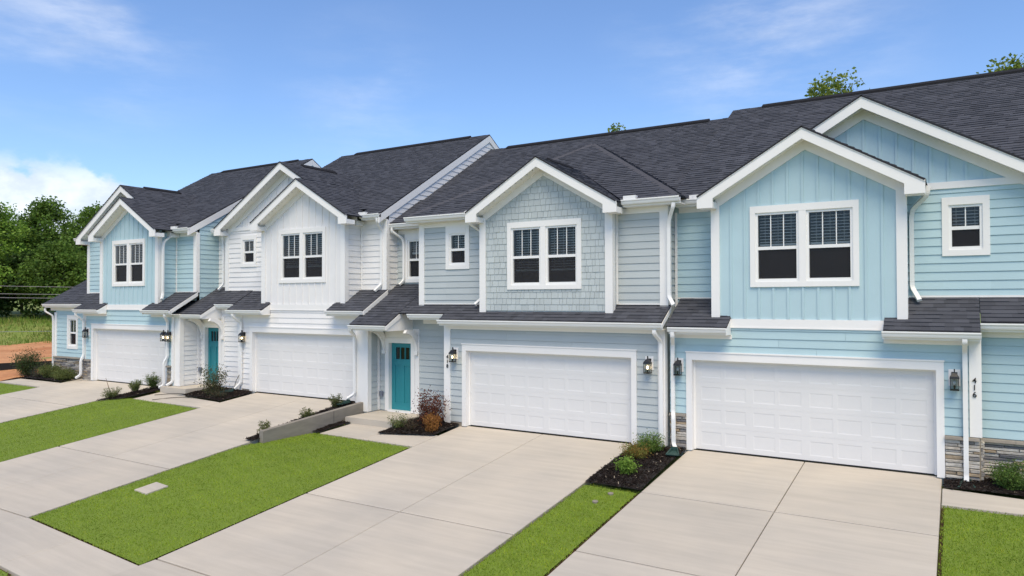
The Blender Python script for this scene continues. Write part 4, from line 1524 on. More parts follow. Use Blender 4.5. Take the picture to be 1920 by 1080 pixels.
# side wing at the far left
f = front(-.38)
sw = (-26.95, -26.10, .295 + 1.17, .295 + 2.60)
wall(R422, f, [(-27.95, 0), (-25.0, 0), (-25.0, 3.1), (-27.95, 3.1)], [hole_of(*sw)], 'siding_aqua', name='wing_wall')
siding(R422, f, [(-27.95, .295 + .83), (-25.05, .295 + .83), (-25.05, 2.98), (-27.95, 2.98)], [sw], 'siding_aqua', .295 + .83 - EXPO)
window(R422, f, *sw, units=1, lites=2, blind=.5, casing=.13, head=.17)
stones(R422, f, -27.95, -25.05, .1, .295 + .77, joined=True, mean=.34)
corner(R422, -27.95, -.38, 1.12, 3.0, -1, back=False)
z8 = lambda y: .295 + 3.10 + S * (y + .684)
roof(R422, [(-28.30, -.70, z8(-.70)), (-25.11, -.70, z8(-.70)), (-25.11, 2.2, z8(2.2)), (-28.30, 2.2, z8(2.2))], (1, 0, 0), name='wing_roof')
eave(R422, -28.32, -25.13, -.79, z8(-.70) - .02, -.38, .12)
box('wing_wall', -27.94, -27.80, -.26, 2.6, 0, 3.2, 'siding_aqua', R422)
prism('wing_wall', west(-27.951), [(-.26, 3.0), (2.2, 3.0), (2.2, z8(2.2) - .05), (-.26, z8(-.26) - .05)], -.1, 0, 'siding_aqua', R422)
box('wing_wall', -27.94, -26.2, 2.2, 2.35, 0, 5.0, 'siding_aqua', R422)
box('back_wall', -26.1, -18.8, 11.2, 11.35, 0, 6.4, 'siding_aqua', R422)

# ---- 418: grey house
R418 = root('townhouse', (-3.885, -.136, 0), 'blue grey house with a shake covered gable, numbered 418', 'house', 'row of attached townhouses')
R = R418
y0, ys, yrec, yd = -.136, .19, 1.27, .45
f0 = front(y0)
gh = garage_door(R, -6.325, y0, 0.0)
xa, xb = -7.04, -.63
wall(R, f0, [(xa, -.25), (xb, -.25), (xb, 3.0), (xa, 3.0)], [gh], 'siding_grey', name='garage_wall')
siding(R, f0, [(xa + .17, .10), (xb - .15, .10), (xb - .15, 2.64), (xa + .17, 2.64)], [(-6.325 - .137, -1.445 + .137, -1, 2.285)], 'siding_grey', .10)
for a, b in ((xa, -6.46), (-1.306, xb)):
    wbox('foundation', f0, a, b, -.3, .09, .0005, .012, 'foundation', R)
corner(R, xa, y0, .05, 2.775, -1, w=.17, back=False)
corner(R, xb, y0, .05, 2.775, 1, w=.14, ws=.12)
wall(R, east(xb), [(y0 + .121, -.2), (.6, -.2), (.6, 3.1), (y0 + .121, 3.0)], [], 'siding_grey', name='side_wall')
# bump-out in shakes
cx, half, ze = -3.88, 2.22, 5.865
yb_ = -.11
fb = front(yb_)
bl, br = -5.84, -1.97
zr = lambda x: ze + S * (half - abs(x - cx)) - .06
poly = [(bl, 3.0), (br, 3.0), (br, zr(br)), (cx, zr(cx)), (bl, zr(bl))]
win = (-4.925 - .06, -2.785, 3.765, 5.55)
wall(R, fb, poly, [hole_of(*win)], 'shake_grey', name='bump_out_wall')
window(R, fb, *win, units=2, lites=3, blind=.74)
corner(R, bl, yb_, 3.1, 5.72, -1, w=.16, back=False)
corner(R, br, yb_, 3.1, 5.72, 1, w=.16)
# individual shakes
sh_poly = [(bl + .165, 3.20), (br - .165, 3.20), (br - .165, zr(br - .165) - .10), (cx, zr(cx) - .10), (bl + .165, zr(bl + .165) - .10)]
rnd = random.Random(5)
shk = []
z = 3.20
row = 0
while z < zr(cx):
    h = .162
    q = clip(sh_poly, 1, z, True); q = clip(q, 1, z + h, False) if q else []
    if q:
        u = min(p[0] for p in q) - rnd.random() * .1
        ue_ = max(p[0] for p in q)
        while u < ue_:
            w = rnd.choice((.085, .12, .13, .16, .18, .2, .23))
            t = clip(q, 0, u + .005, True); t = clip(t, 0, u + w - .004, False) if t else []
            u += w
            for r in cut([t], [win]) if t else []:
                if area(r) > .0012: shk.append((area(r), z, r))
    z += h; row += 1
shk.sort(key=lambda s: -s[0])
J = Parts()
for i, (a_, zb, r) in enumerate(shk):
    th = .012 + rnd.random() * .006
    fn = lambda z, zb=zb, th=th: .004 + th * (1 - .65 * (z - zb) / .162)
    r = clip(r, 1, zb + .007, True)
    if not r: continue
    if i < 300:
        prism('shake', fb, r, .0005, fn, 'shake_grey', R)
    else:
        J.add(*prismv(fb, r, .0005, fn))
J.build('shake_remainder', 'shake_grey', R, kind='stuff')
# flanking upper walls
fs = front(ys)
for (a, b, cs) in ((-8.21, bl, -1), (br, -.66, 1)):
    sw_ = (-7.27, -6.44, 4.37, 5.555)
    holes = [sw_] if cs < 0 else []
    wall(R, fs, [(a, 3.1), (b, 3.1), (b, 6.0), (a, 6.0)], [hole_of(*sw_)] if cs < 0 else [], 'siding_grey', name='upper_wall')
    s0, s1 = (a + .15, b - .04) if cs < 0 else (a + .06, b - .16)
    siding(R, fs, [(s0, 3.40), (s1, 3.40), (s1, 5.60), (s0, 5.60)], holes, 'siding_grey', .10 + EXPO * 18)
    corner(R, a if cs < 0 else b, ys, 3.32, 5.742, cs, w=.15 if cs < 0 else .17, ws=.2, back=False if cs < 0 else None)
    wbox('flashing', fs, s0, s1, 3.365, 3.398, .0005, .03, 'trim_white', R)
window(R, fs, -7.27, -6.44, 4.37, 5.555, units=1, lites=2, blind=.5, casing=.12, head=.16)
wbox('band_board', fs, -7.27, -6.44, 5.556, 5.70, .0005, .041, 'trim_white', R)
wall(R, east(br), [(yb_ + .121, 3.0), (ys - .001, 3.2), (ys - .001, 5.7), (yb_ + .121, 5.7)], [], 'siding_grey', name='side_wall')
wall(R, east(-.66), [(ys + .121, 3.0), (1.9, 3.2), (1.9, 5.7), (ys + .121, 5.7)], [], 'siding_grey', name='side_wall')
siding(R, east(-.66), [(ys + .21, 3.3), (.73, 3.5), (.73, 5.6), (ys + .21, 5.6)], [], 'siding_grey', .10)
wbox('corner_board', fs, br + .002, br + .055, 3.37, 5.62, .0005, .034, 'trim_white', R)
# recessed wall over the entry
frc = front(yrec)
rw = (-9.72, -8.85, 4.05, 5.60)
wall(R, frc, [(-10.06, 3.6), (-8.1, 3.6), (-8.1, 6.0), (-10.06, 6.0)], [hole_of(*rw)], 'siding_grey', name='upper_wall')
siding(R, frc, [(-10.06, 4.0), (-8.2, 4.0), (-8.2, 5.64), (-10.06, 5.64)], [rw], 'siding_grey', .10)
window(R, frc, *rw, units=1, lites=2, blind=.3, casing=.12, head=.2)
wbox('band_board', frc, -9.72, -8.85, 5.601, 5.70, .0005, .041, 'trim_white', R)
# gable, hip and main roof
zm = 5.36
zh = 6.02
ymain = lambda z: (z - zh) / S + .03
gable(R, cx, half, ze, S, y0 - .38, yb_, lambda s, z: max(-.25, ymain(z)))
A0, B0, yl = -8.52, -.20, -.19
zl = zh + S * yl
run = (B0 - A0) / 2
ap = (A0 + run, yl + run, zl + S * run)
dy = (zl - zm) / S
yn = (ze + S * half - zh) / S
NP = (cx, yn, ze + S * half)
roof(R, [(A0, yl, zl), (cx - half, yl, zl), NP, ap], (1, 0, 0), name='hip_roof')
roof(R, [NP, (cx + half, yl, zl), (B0, yl, zl), ap], (1, 0, 0), name='hip_roof')
roof(R, [(B0, yl, zl), (B0, dy, zl), (ap[0], dy + run, ap[2]), ap], (0, 1, 0), name='hip_roof')
roof(R, [(A0, yl, zl), (A0, dy, zl), (ap[0], dy + run, ap[2]), ap], (0, 1, 0), name='hip_roof')
ridge_cap(R, (B0 - .1, yl + .1, zl + S * .1 + .01), (ap[0] + .05, ap[1] - .05, ap[2] - .02), w=.11, name='hip_cap', h=.022, tone=.075)
ridge_cap(R, (A0 + .1, yl + .1, zl + S * .1 + .01), (ap[0] - .05, ap[1] - .05, ap[2] - .02), w=.11, name='hip_cap', h=.022, tone=.075)
ridge_cap(R, (cx, .1, ze + S * half + .01), (cx, 1.35, ze + S * half + .01), w=.13)
yk = 6.62
zk = zm + S * yk
roof(R, [(-10.0, .86, zm + S * .86), (-.665, .86, zm + S * .86), (-.665, yk, zk), (-10.0, yk, zk)], (1, 0, 0), name='main_roof')
roof(R, [(-10.0, yk, zk), (-.665, yk, zk), (-.665, yk + 6, zk - S * 6), (-10.0, yk + 6, zk - S * 6)], (1, 0, 0), name='main_roof', shingled=False)
ridge_cap(R, (-9.2, yk, zk + .02), (-1.5, yk, zk + .02))
eave(R, A0 + .02, cx - half, ys - .45, zl + .0, ys, .14, -8.19, bl - .02)
eave(R, cx + half, B0 - .01, ys - .45, zl + .0, ys, .14, br + .06, -.63)
box('gutter_end', cx + half + .06, cx + half + .38, ys - .44, ys - .30, zl - .03, zl + .09, 'gutter_white', R)
box('gutter_end', B0 + .05, B0 + .34, .32, .44, 5.86, 5.97, 'gutter_white', R416)
mesh('gutter_end', *roundv([(cx - half - .20, ys - .40, zl - .02), (cx - half - .02, ys - .40, zl + .02)], .07, 8), 'gutter_white', R)
eave(R, -10.0, -8.35, .80, 5.90, yrec, .14)
roof(R, [(-10.0, .86, 5.93), (-8.3, .86, 5.93), (-8.3, 2.4, 5.93 + S * 1.54), (-10.0, 2.4, 5.93 + S * 1.54)], (1, 0, 0), name='recess_roof')
box('back_wall', -10.0, -.7, 11.0, 11.15, -.3, 6.0, 'siding_grey', R)
# skirt and porch, one plane z = 3.24 + S*y
pz = lambda y: 3.24 + S * y
roof(R, [(-7.02, -.47, pz(-.47)), (-.57, -.47, pz(-.47)), (-.57, ys, pz(ys)), (-7.02, ys, pz(ys))], (1, 0, 0), name='skirt_roof')
eave(R, -7.06, -.55, -.555, pz(-.47) - .02, y0, .10, -7.0, -.64)
prism('rake_board', east(-.585), [(-.47, pz(-.47) - .037), (-.47, pz(-.47) - .16), (ys, pz(ys) - .16), (ys, pz(ys) - .037)], .0, .028, 'trim_white', R)
roof(R, [(-8.36, -.22, pz(-.22)), (-7.025, -.22, pz(-.22)), (-7.025, ys, pz(ys)), (-8.36, ys, pz(ys))], (1, 0, 0), name='skirt_roof')
eave(R, -8.34, -7.03, -.31, pz(-.22) - .02, yd, .14, -8.3, -7.06)
porch(R, -10.14, -8.70, -.86, yd, 2.735, -.22, -8.36, yrec, -8.1, None, .08, bx=(-9.83, -8.54))
roof(R, [(-8.69, -.22, pz(-.22)), (-8.365, -.22, pz(-.22)), (-8.365, yrec, pz(yrec)), (-8.69, yrec, pz(yrec))], (1, 0, 0), name='skirt_roof')
roof(R, [(-8.36, ys, pz(ys)), (-8.06, ys, pz(ys)), (-8.06, yrec, pz(yrec)), (-8.36, yrec, pz(yrec))], (1, 0, 0), name='skirt_roof', shingled=False)
# entry wall and door
fd = front(yd)
dh = front_door(R, -9.66, -8.78, yd, .12)
wall(R, fd, [(-10.06, -.2), (-6.95, -.2), (-6.95, 3.2), (-10.06, 3.2)], [dh], 'siding_grey', name='entry_wall')
siding(R, fd, [(-10.05, .10), (-6.96, .10), (-6.96, 2.92), (-10.05, 2.92)], [(-9.815, -8.625, -1, 2.36)], 'siding_grey', .10)
wbox('frieze_board', fd, -9.815, -8.46, 2.345, 2.62, .0005, .034, 'trim_white', R)
wbox('frieze_board', fd, -8.62, -8.46, .06, 2.343, .0005, .036, 'trim_white', R)
wbox('outlet_box', fd, -9.99, -9.88, .52, .68, .02, .10, 'grey_box', R)
# wing wall beside the porch
box('wing_wall', -10.52, -10.05, -.10, .45, -.2, 2.62, 'siding_grey', R)
wbox('corner_board', front(-.10), -10.53, -10.01, .10, 2.62, .0005, .036, 'trim_white', R)
wbox('corner_board', east(-10.05), -.099, .03, .10, 2.62, .0005, .036, 'trim_white', R)
siding(R, east(-10.05), [(.03, .10), (.33, .10), (.33, 2.56), (.03, 2.56)], [], 'siding_grey', .10)
wbox('corner_board', east(-10.05), .33, .42, .10, 2.62, .0005, .034, 'trim_white', R)
box('porch_slab', -10.04, -8.24, -1.05, .44, -.25, .075, 'concrete', R)
# downspouts
downspout(R, [(-6.20, -.18, 5.75), (-6.20, -.18, 5.62), (-5.98, .10, 5.40), (-5.96, .13, 5.25), (-5.96, .13, 3.55), (-6.10, -.06, 3.36)])
downspout(R, [(-.36, -.16, 5.76), (-.38, -.16, 5.66), (-.53, .02, 5.44), (-.57, .08, 5.25), (-.57, .08, 3.55), (-.42, -.04, 3.36)])
downspout(R, [(-.74, -.47, 2.78), (-.74, -.47, 2.70), (-.67, -.22, 2.50), (-.67, -.22, .2), (-.68, -.34, .06)])
downspout(R, [(-9.92, .86, 5.78), (-9.92, .86, 5.66), (-9.74, 1.16, 5.44), (-9.72, 1.20, 5.3), (-9.72, 1.20, 4.12), (-9.78, 1.05, 3.98)], .036, .028)
for i, ch in enumerate('418'):
    digit(R, ch, -6.955, y0 - .052, 1.85 - i * .13, .140)

# ---- the white house's entry and its downspouts
R = R420
yd2 = .20
fd = front(yd2)
dh = front_door(R, -18.38, -17.58, yd2, .44)
wall(R, fd, [(-18.72, .0), (-16.1, .0), (-16.1, 3.4), (-18.72, 3.4)], [dh], 'siding_white', name='entry_wall')
siding(R, fd, [(-18.70, .42), (-16.25, .42), (-16.25, 3.15), (-18.70, 3.15)], [(-18.535, -17.425, -1, 2.68)], 'siding_white', .42)
wbox('frieze_board', fd, -18.535, -17.26, 2.665, 2.93, .0005, .034, 'trim_white', R)
wbox('frieze_board', fd, -17.42, -17.26, .40, 2.663, .0005, .036, 'trim_white', R)
wbox('outlet_box', fd, -18.68, -18.57, .86, 1.02, .02, .10, 'grey_box', R)
box('wing_wall', -19.12, -18.71, -.62, yd2, .0, 2.95, 'siding_white', R)
wbox('corner_board', front(-.62), -19.13, -18.67, .40, 2.95, .0005, .036, 'trim_white', R)
wbox('corner_board', east(-18.71), -.619, -.48, .40, 2.95, .0005, .036, 'trim_white', R)
siding(R, east(-18.71), [(-.48, .42), (.08, .42), (.08, 2.88), (-.48, 2.88)], [], 'siding_white', .42)
wbox('corner_board', east(-18.71), .08, .17, .40, 2.95, .0005, .034, 'trim_white', R)
porch(R, -19.2, -17.42, -.74, yd2, 2.98, -.06, -17.0, .98, -17.0, None, .39, lit=True, bx=(-18.52, -17.34))
pz2 = lambda y: 2.98 + S * (y + .74)
roof(R, [(-17.41, -.06, pz2(-.06)), (-16.41, -.06, pz2(-.06)), (-16.41, .74, pz2(.74)), (-17.41, .74, pz2(.74))], (1, 0, 0), name='skirt_roof')
roof(R, [(-17.41, .74, pz2(.74)), (-17.0, .74, pz2(.74)), (-17.0, .98, pz2(.98)), (-17.41, .98, pz2(.98))], (1, 0, 0), name='skirt_roof', shingled=False)
eave(R, -17.43, -16.43, -.15, pz2(-.06) - .02, yd2, .14)
frc = front(.98)
wall(R, frc, [(-18.75, 3.6), (-17.8, 3.6), (-17.8, 6.2), (-18.75, 6.2)], [], 'siding_white', name='upper_wall')
siding(R, frc, [(-18.72, 4.0), (-18.0, 4.0), (-18.0, 5.9), (-18.72, 5.9)], [], 'siding_white', .42)
eave(R, -18.62, -17.9, .55, 6.12, .98, .14)
roof(R, [(-18.62, .64, 6.14), (-17.8, .64, 6.14), (-17.8, 5.0, 6.14 + S * 4.36), (-18.62, 5.0, 6.14 + S * 4.36)], (1, 0, 0), name='recess_roof', shingled=False)
box('porch_slab', -19.3, -17.8, -1.0, .18, -.05, .385, 'concrete', R)
box('back_wall', -17.8, -10.1, 12.2, 12.35, 0, 6.4, 'siding_white', R)
downspout(R, [(-10.12, .40, 6.07), (-10.12, .40, 5.95), (-10.20, .68, 5.72), (-10.21, .70, 5.6), (-10.21, .70, 4.0), (-10.32, .5, 3.78)])
downspout(R, [(-16.08, -.37, 3.04), (-16.08, -.37, 2.95), (-16.05, -.05, 2.72), (-16.05, -.05, .62), (-16.16, -.22, .42)])
downspout(R, [(-10.10, -.77, 2.68), (-10.12, -.77, 2.60), (-10.50, -.20, 2.40), (-10.50, -.19, .62), (-10.66, -.34, .48)])
downspout(R, [(-18.04, .62, 5.95), (-18.04, .62, 5.85), (-18.10, .74, 5.6), (-18.10, .74, 4.1), (-18.22, .6, 3.9)], .036, .028)
downspout(R422, [(-19.85, -.25, 6.05), (-19.85, -.25, 5.92), (-19.80, -.56, 5.70), (-19.80, -.60, 5.5), (-19.80, -.60, 3.75), (-19.68, -.72, 3.55)])
downspout(R422, [(-18.95, -1.06, 3.02), (-18.95, -1.06, 2.92), (-19.22, -.78, 2.72), (-19.22, -.77, 1.45), (-19.30, -.86, 1.25), (-19.30, -.86, .42), (-19.42, -.98, .34)])
downspout(R422, [(-18.98, -.72, 2.92), (-19.0, -.70, 2.8), (-19.02, -.70, 2.6), (-19.02, -.70, .55), (-19.14, -.86, .42)])
downspout(R422, [(-25.0, -1.06, 3.04), (-25.0, -1.06, 2.92), (-24.93, -.78, 2.70), (-24.93, -.77, 1.30), (-24.93, -.88, 1.10), (-24.93, -.88, .50), (-25.08, -1.0, .38)])
downspout(R422, [(-28.2, -.70, 3.18), (-28.2, -.70, 3.05), (-28.0, -.48, 2.86), (-28.0, -.46, 2.6), (-28.0, -.46, .5)], .036, .028)

# ------------------------------------------------------------------ lanterns
lantern(5.19, 0.0, 1.96, False, 'unlit black lantern right of the right-hand garage door, beside the number 416')
lantern(-.30, 0.0, 1.96, False, 'unlit black lantern left of the right-hand garage door, beside a downspout')
lantern(-.985, y0, 1.98, True, 'lit black lantern right of the garage door of the grey house')
lantern(-6.70, y0, 2.0, True, 'lit black lantern left of the grey house garage, beside the number 418')
lantern(-15.93, .028, 2.28, True, 'lit black lantern left of the white house garage, in front of a downspout', plate=False)
lantern(-19.40, -.684, 2.25, True, 'lit black lantern right of the far left garage door, the left one of a pair', plate=False)
lantern(-19.08, -.72, 2.25, True, 'lit black lantern on the white column, the right one of a pair', plate=False)
lantern(-24.72, -.684, 2.25, False, 'unlit black lantern left of the far left garage door')

# ------------------------------------------------------------------ garden things
def splash(x, y, z, rot, label):
    o = root('splash_block', (x, y, z), label, 'splash block', 'green splash blocks under the downspouts')
    ca, sa = math.cos(rot), math.sin(rot)
    def tr(v): return (x + ca * v[0] - sa * v[1], y + sa * v[0] + ca * v[1], z + v[2])
    # trough that widens away from the wall (local -y)
    sec = [(0.0, .085, .065), (-.46, .15, .03)]
    V, F = [], []
    for yy, w, h in sec:
        V += [(-w, yy, 0), (-w, yy, h), (-w + .025, yy, h), (-w + .035, yy, .018), (w - .035, yy, .018), (w - .025, yy, h), (w, yy, h), (w, yy, 0)]
    for i in range(8):
        F.append((i, (i + 1) % 8, 8 + (i + 1) % 8, 8 + i))
    F += [(7, 6, 5, 4, 3, 2, 1, 0), tuple(range(8, 16))]
    mesh('trough', [tr(v) for v in V], F, 'splash_green', o)
    mesh('back_lip', [tr(v) for v in boxv(-.075, .075, .0005, .03, 0, .10)], BOXF, 'splash_green', o)
    return o


splash(5.37, -.10, -.055, 0.0, 'green plastic splash block under the downspout beside number 416')
splash(-.32, -.36, .0, .25, 'green splash block in the mulch between the two nearest garages')
splash(-10.62, -.35, .36, -.12, 'green splash block on top of the concrete retaining wall')
splash(-16.25, -.25, .33, -.5, 'green splash block in the mulch beside the white house entry')

# retaining wall
rw_ = root('retaining_wall', (-10.25, -2.0, 0), 'low sloping concrete retaining wall left of the grey house entry', 'wall')
V = []
ya, yb2 = -3.86, -.11
za, zb3 = .085, .385
for x in (-10.33, -10.19):
    V += [(x, ya, -.75), (x, yb2, -.4), (x, yb2, zb3), (x, ya, za)]
ins = .012
V2 = [(-10.33, ya, -.75), (-10.19, ya, -.75), (-10.19, yb2, -.45), (-10.33, yb2, -.45), (-10.33, ya, za - .012), (-10.19, ya, za - .012), (-10.19, yb2, zb3 - .012), (-10.33, yb2, zb3 - .012),
      (-10.33 + ins, ya + ins, za), (-10.19 - ins, ya + ins, za), (-10.19 - ins, yb2, zb3), (-10.33 + ins, yb2, zb3)]
F2 = [(0, 1, 5, 4), (1, 2, 6, 5), (2, 3, 7, 6), (3, 0, 4, 7), (4, 5, 9, 8), (5, 6, 10, 9), (6, 7, 11, 10), (7, 4, 8, 11), (8, 9, 10, 11)]
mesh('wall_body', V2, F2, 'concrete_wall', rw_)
box('control_joint', -10.192, -10.187, -1.36, -1.35, -.2, .27, 'seal_black', rw_)

# covers let into the lawn
uc = root('utility_cover', (-9.64, -7.25, h_low(-9.64, -7.25)), 'square pale utility cover sunk in the lawn', 'cover')
V = [(x, y, h_low(x, y) + dz) for dz in (-.06, .012) for x, y in ((COVER[0], COVER[2]), (COVER[1], COVER[2]), (COVER[1], COVER[3]), (COVER[0], COVER[3]))]
mesh('lid', V, BOXF, 'concrete', uc)
for x, y, lab in ((-.62, -3.25, 'small round pale cap in the narrow lawn, nearest the mulch'), (-.72, -3.75, 'small round pale cap in the narrow lawn, farther from the mulch')):
    z = H(x, y)
    tag(mesh('cleanout_cap', *roundv([(x, y, z - .04), (x, y, z + .012), (x, y, z + .022)], [.06, .06, .045], 12), 'foundation', origin=(x, y, z)), lab, 'cap', 'caps in the narrow lawn')

# drip hoses beside the white house entry
hz2 = lambda x, y: drive_z(1, y) + .03
hose = []
rnd = random.Random(3)
for a, b, lab in (((-16.35, -.5), (-18.9, -1.45), 'thin black hose lying across the entry walk, farther from the camera'), ((-16.2, -.7), (-18.2, -1.95), 'thin black hose lying across the entry walk, nearer the lawn')):
    pts = []
    for i in range(14):
        t = i / 13
        x = a[0] + (b[0] - a[0]) * t; y = a[1] + (b[1] - a[1]) * t + .14 * math.sin(t * 7 + a[0])
        pts.append((x, y, hz2(x, y) + .005))
    tag(mesh('hose', *roundv(pts, .011, 5), 'hose_black', origin=(a[0], a[1], hz2(*a))), lab, 'hose', 'hoses at the white house entry')
pts = bend([(-16.25, -.15, .34), (-16.3, -.10, .62), (-16.12, -.02, .95)], .2, 5)
tag(mesh('hose', *roundv(pts, .010, 5), 'hose_black', origin=(-16.25, -.15, .34)), 'black hose standing up against the white wall beside the downspout', 'hose', 'hoses at the white house entry')


# ------------------------------------------------------------------ plants
def leaves(P, c, n, spread, size, cols, rnd, up=.3, asp=.5):
    """n leaf blades (two triangles each) scattered round point c"""
    for _ in range(n):
        d = Vector((rnd.gauss(0, 1), rnd.gauss(0, 1), rnd.gauss(0, 1) * .9))
        p = Vector(c) + d * spread * .5
        ax = Vector((rnd.gauss(0, 1), rnd.gauss(0, 1), rnd.gauss(up, .7))).normalized()
        sd_ = ax.orthogonal().normalized()
        sd_ = (Matrix.Rotation(rnd.uniform(0, 6.28), 3, ax) @ sd_)
        s = size * rnd.uniform(.6, 1.3)
        t = cols[rnd.randrange(len(cols))]
        g = rnd.uniform(.75, 1.25)
        nrm = ax.cross(sd_)
        V = [p, p + ax * s * .5 + sd_ * s * asp * .5 + nrm * s * .06, p + ax * s, p + ax * s * .5 - sd_ * s * asp * .5 + nrm * s * .06]
        P.add(V, [(0, 1, 2, 3)], (t[0] * g, t[1] * g, t[2] * g))


GREEN = [(.055, .095, .022), (.075, .12, .030), (.045, .080, .020)]
LIME = [(.13, .22, .035), (.17, .26, .05), (.10, .17, .03)]
RED = [(.10, .030, .022), (.075, .022, .018), (.13, .05, .03), (.06, .03, .022)]
RUST = [(.22, .10, .03), (.26, .13, .04), (.17, .08, .03)]
MIXG = [(.16, .15, .04), (.12, .15, .035), (.22, .12, .035)]
OLIVE = [(.065, .075, .035), (.05, .06, .03), (.085, .085, .045)]


def shrub(name, x, y, z, w, h, cols, label, seed, nstem=12, leaf=.035, nleaf=26, up=.4, stem_r=.006, group=None, twig='twig', spread=.11, droop=0.0):
    rnd = random.Random(seed)
    t = root(name, (x, y, z), label, 'plant', group)
    St, Lf = Parts(), Parts()
    for i in range(nstem):
        a = 2 * math.pi * i / nstem + rnd.uniform(-.4, .4)
        r = w / 2 * math.sqrt(rnd.uniform(.05, 1))
        hh = h * (rnd.uniform(.55, 1.0) - .25 * (r / (w / 2)) ** 2)
        top = Vector((x + r * math.cos(a), y + r * math.sin(a), z + hh))
        base_ = Vector((x + r * .18 * math.cos(a), y + r * .18 * math.sin(a), z - .02))
        mid = base_.lerp(top, .5) + Vector((rnd.uniform(-.02, .02), rnd.uniform(-.02, .02), .04 * h))
        St.add(*roundv([base_, mid, top], [stem_r, stem_r * .7, stem_r * .3], 5))
        for k in range(5):
            c = base_.lerp(mid, .4 + .6 * k / 2.0) if k < 2 else mid.lerp(top, (k - 2) / 2.0)
            leaves(Lf, c, int(nleaf * .6), spread, leaf * 1.0, [(q_[0] * 1.5, q_[1] * 1.5, q_[2] * 1.4) for q_ in cols], rnd, up)
    St.build('stem', twig, t)
    Lf.build('foliage', 'leaf', t, tint=True)
    return t


gz = lambda k, x, y: drive_z(k, y) + .04
shrub('shrub', -.82, -.58, H(-.82, -.58) + .04, .62, .44, [(.08, .14, .03), (.11, .18, .035), (.06, .10, .025)], 'green bushy shrub in the mulch bed close to the grey house wall', 1, 26, .036, 60)
shrub('shrub', -.98, -1.12, H(-1, -1.1) + .03, .60, .36, MIXG, 'orange and green shrub in the middle of the narrow mulch bed', 2, 22, .034, 55)
shrub('shrub', -.74, -2.15, H(-.74, -2.1) + .03, .46, .34, LIME, 'bright lime green plant in the mulch bed nearest the narrow lawn', 3, 12, .055, 40, spread=.10)
shrub('shrub', 6.04, -.22, -.02, .62, .50, [(.07, .125, .03), (.10, .16, .035), (.05, .09, .022)], 'round green shrub in front of the stone wall at the right edge', 4, 30, .038, 65)
shrub('shrub', -7.22, -.62, gz(2, 0, -.62), .85, 1.12, RED, 'tall shrub with dark red leaves in the bed beside the grey house door', 5, 22, .062, 40, .5, .010, spread=.20)
shrub('shrub', -6.86, -1.02, gz(2, 0, -1.02), .40, .46, RUST, 'small rusty orange grass tuft below the dark red shrub', 6, 26, .05, 45, 1.4, .004)
shrub('shrub', -8.0, -1.02, gz(2, 0, -1.0), .62, .36, [(.10, .13, .05), (.08, .11, .04), (.14, .15, .06)], 'sparse grey green plant at the edge of the porch', 7, 12, .045, 25, .9)
shrub('shrub', -7.55, -1.05, gz(2, 0, -1.05), .45, .30, [(.04, .032, .025), (.06, .05, .03)], 'low dark brown plant at the foot of the red shrub', 8, 14, .035, 20, .6)
PLG = 'small evergreens planted behind the retaining wall'
shrub('shrub', -10.50, -3.55, gz(1, 0, -3.55), .40, .36, [(.085, .10, .035), (.11, .12, .045)], 'spiky young evergreen behind the low end of the retaining wall', 9, 11, .04, 40, .8, group=PLG, spread=.05)
shrub('shrub', -10.66, -1.95, gz(1, 0, -1.95), .40, .28, [(.085, .10, .035), (.11, .12, .045)], 'low young evergreen behind the middle of the retaining wall', 10, 9, .04, 40, .8, group=PLG, spread=.05)
shrub('shrub', -10.74, -.75, gz(1, 0, -.75), .46, .48, [(.065, .08, .03), (.09, .10, .04)], 'young evergreen beside the downspout at the high end of the retaining wall', 11, 11, .04, 45, .8, group=PLG, spread=.05)
shrub('shrub', -16.5, -.78, gz(1, 0, -.78), .85, 1.05, OLIVE, 'tall open shrub with olive brown leaves beside the white house door', 12, 20, .06, 36, .5, .010, spread=.20)
shrub('shrub', -15.95, -.95, gz(1, 0, -.95), .8, .28, [(.03, .035, .025), (.05, .05, .03)], 'low dark plant at the foot of the olive shrub', 13, 14, .035, 22, .5)
STG = 'young evergreens in the mulch strip left of the white house'
shrub('shrub', -20.0, -2.35, gz(1, 0, -2.35) + .0, .62, .38, [(.085, .10, .035), (.11, .13, .05)], 'young evergreen with one long upright twig, nearest the lawn', 14, 14, .04, 45, .8, group=STG, spread=.06)
shrub('shrub', -20.0, -1.5, gz(0, 0, -1.5) + .02, .50, .40, [(.085, .11, .035), (.11, .13, .05)], 'pale young evergreen in the middle of the mulch strip', 15, 16, .04, 45, .9, group=STG, spread=.06)
shrub('shrub', -19.85, -.95, gz(0, 0, -.95) + .04, .55, .52, [(.06, .09, .025), (.08, .12, .03)], 'green young evergreen closest to the far left garage door', 16, 18, .04, 50, .8, group=STG, spread=.07)
ENG = 'plants in front of the far left house'
shrub('shrub', -29.0, -1.0, gz(0, 0, -1.0), .95, 1.12, [(.04, .065, .022), (.055, .08, .03), (.03, .05, .018)], 'dark round bush at the far left corner of the row', 17, 30, .06, 60, .4, .010, group=ENG, spread=.22)
shrub('shrub', -27.1, -1.0, gz(0, 0, -1.0), 1.0, .55, [(.10, .12, .04), (.075, .095, .03)], 'olive green clump against the stone of the far left house', 18, 40, .05, 50, 1.2, group=ENG)
shrub('shrub', -25.75, -1.1, gz(0, 0, -1.1), .9, .42, [(.10, .12, .04), (.075, .095, .03)], 'lower olive green clump beside the far left downspout', 19, 36, .05, 50, 1.2, group=ENG)
shrub('shrub', -27.9, -1.15, gz(0, 0, -1.15), .6, .5, [(.04, .05, .04), (.055, .06, .045)], 'dark sparse plant between the round bush and the olive clump', 20, 14, .04, 25, .7, group=ENG)
tw = [t for t in bpy.data.objects if t.name.startswith('shrub') and t.get('label', '').startswith('young evergreen with one')][0]
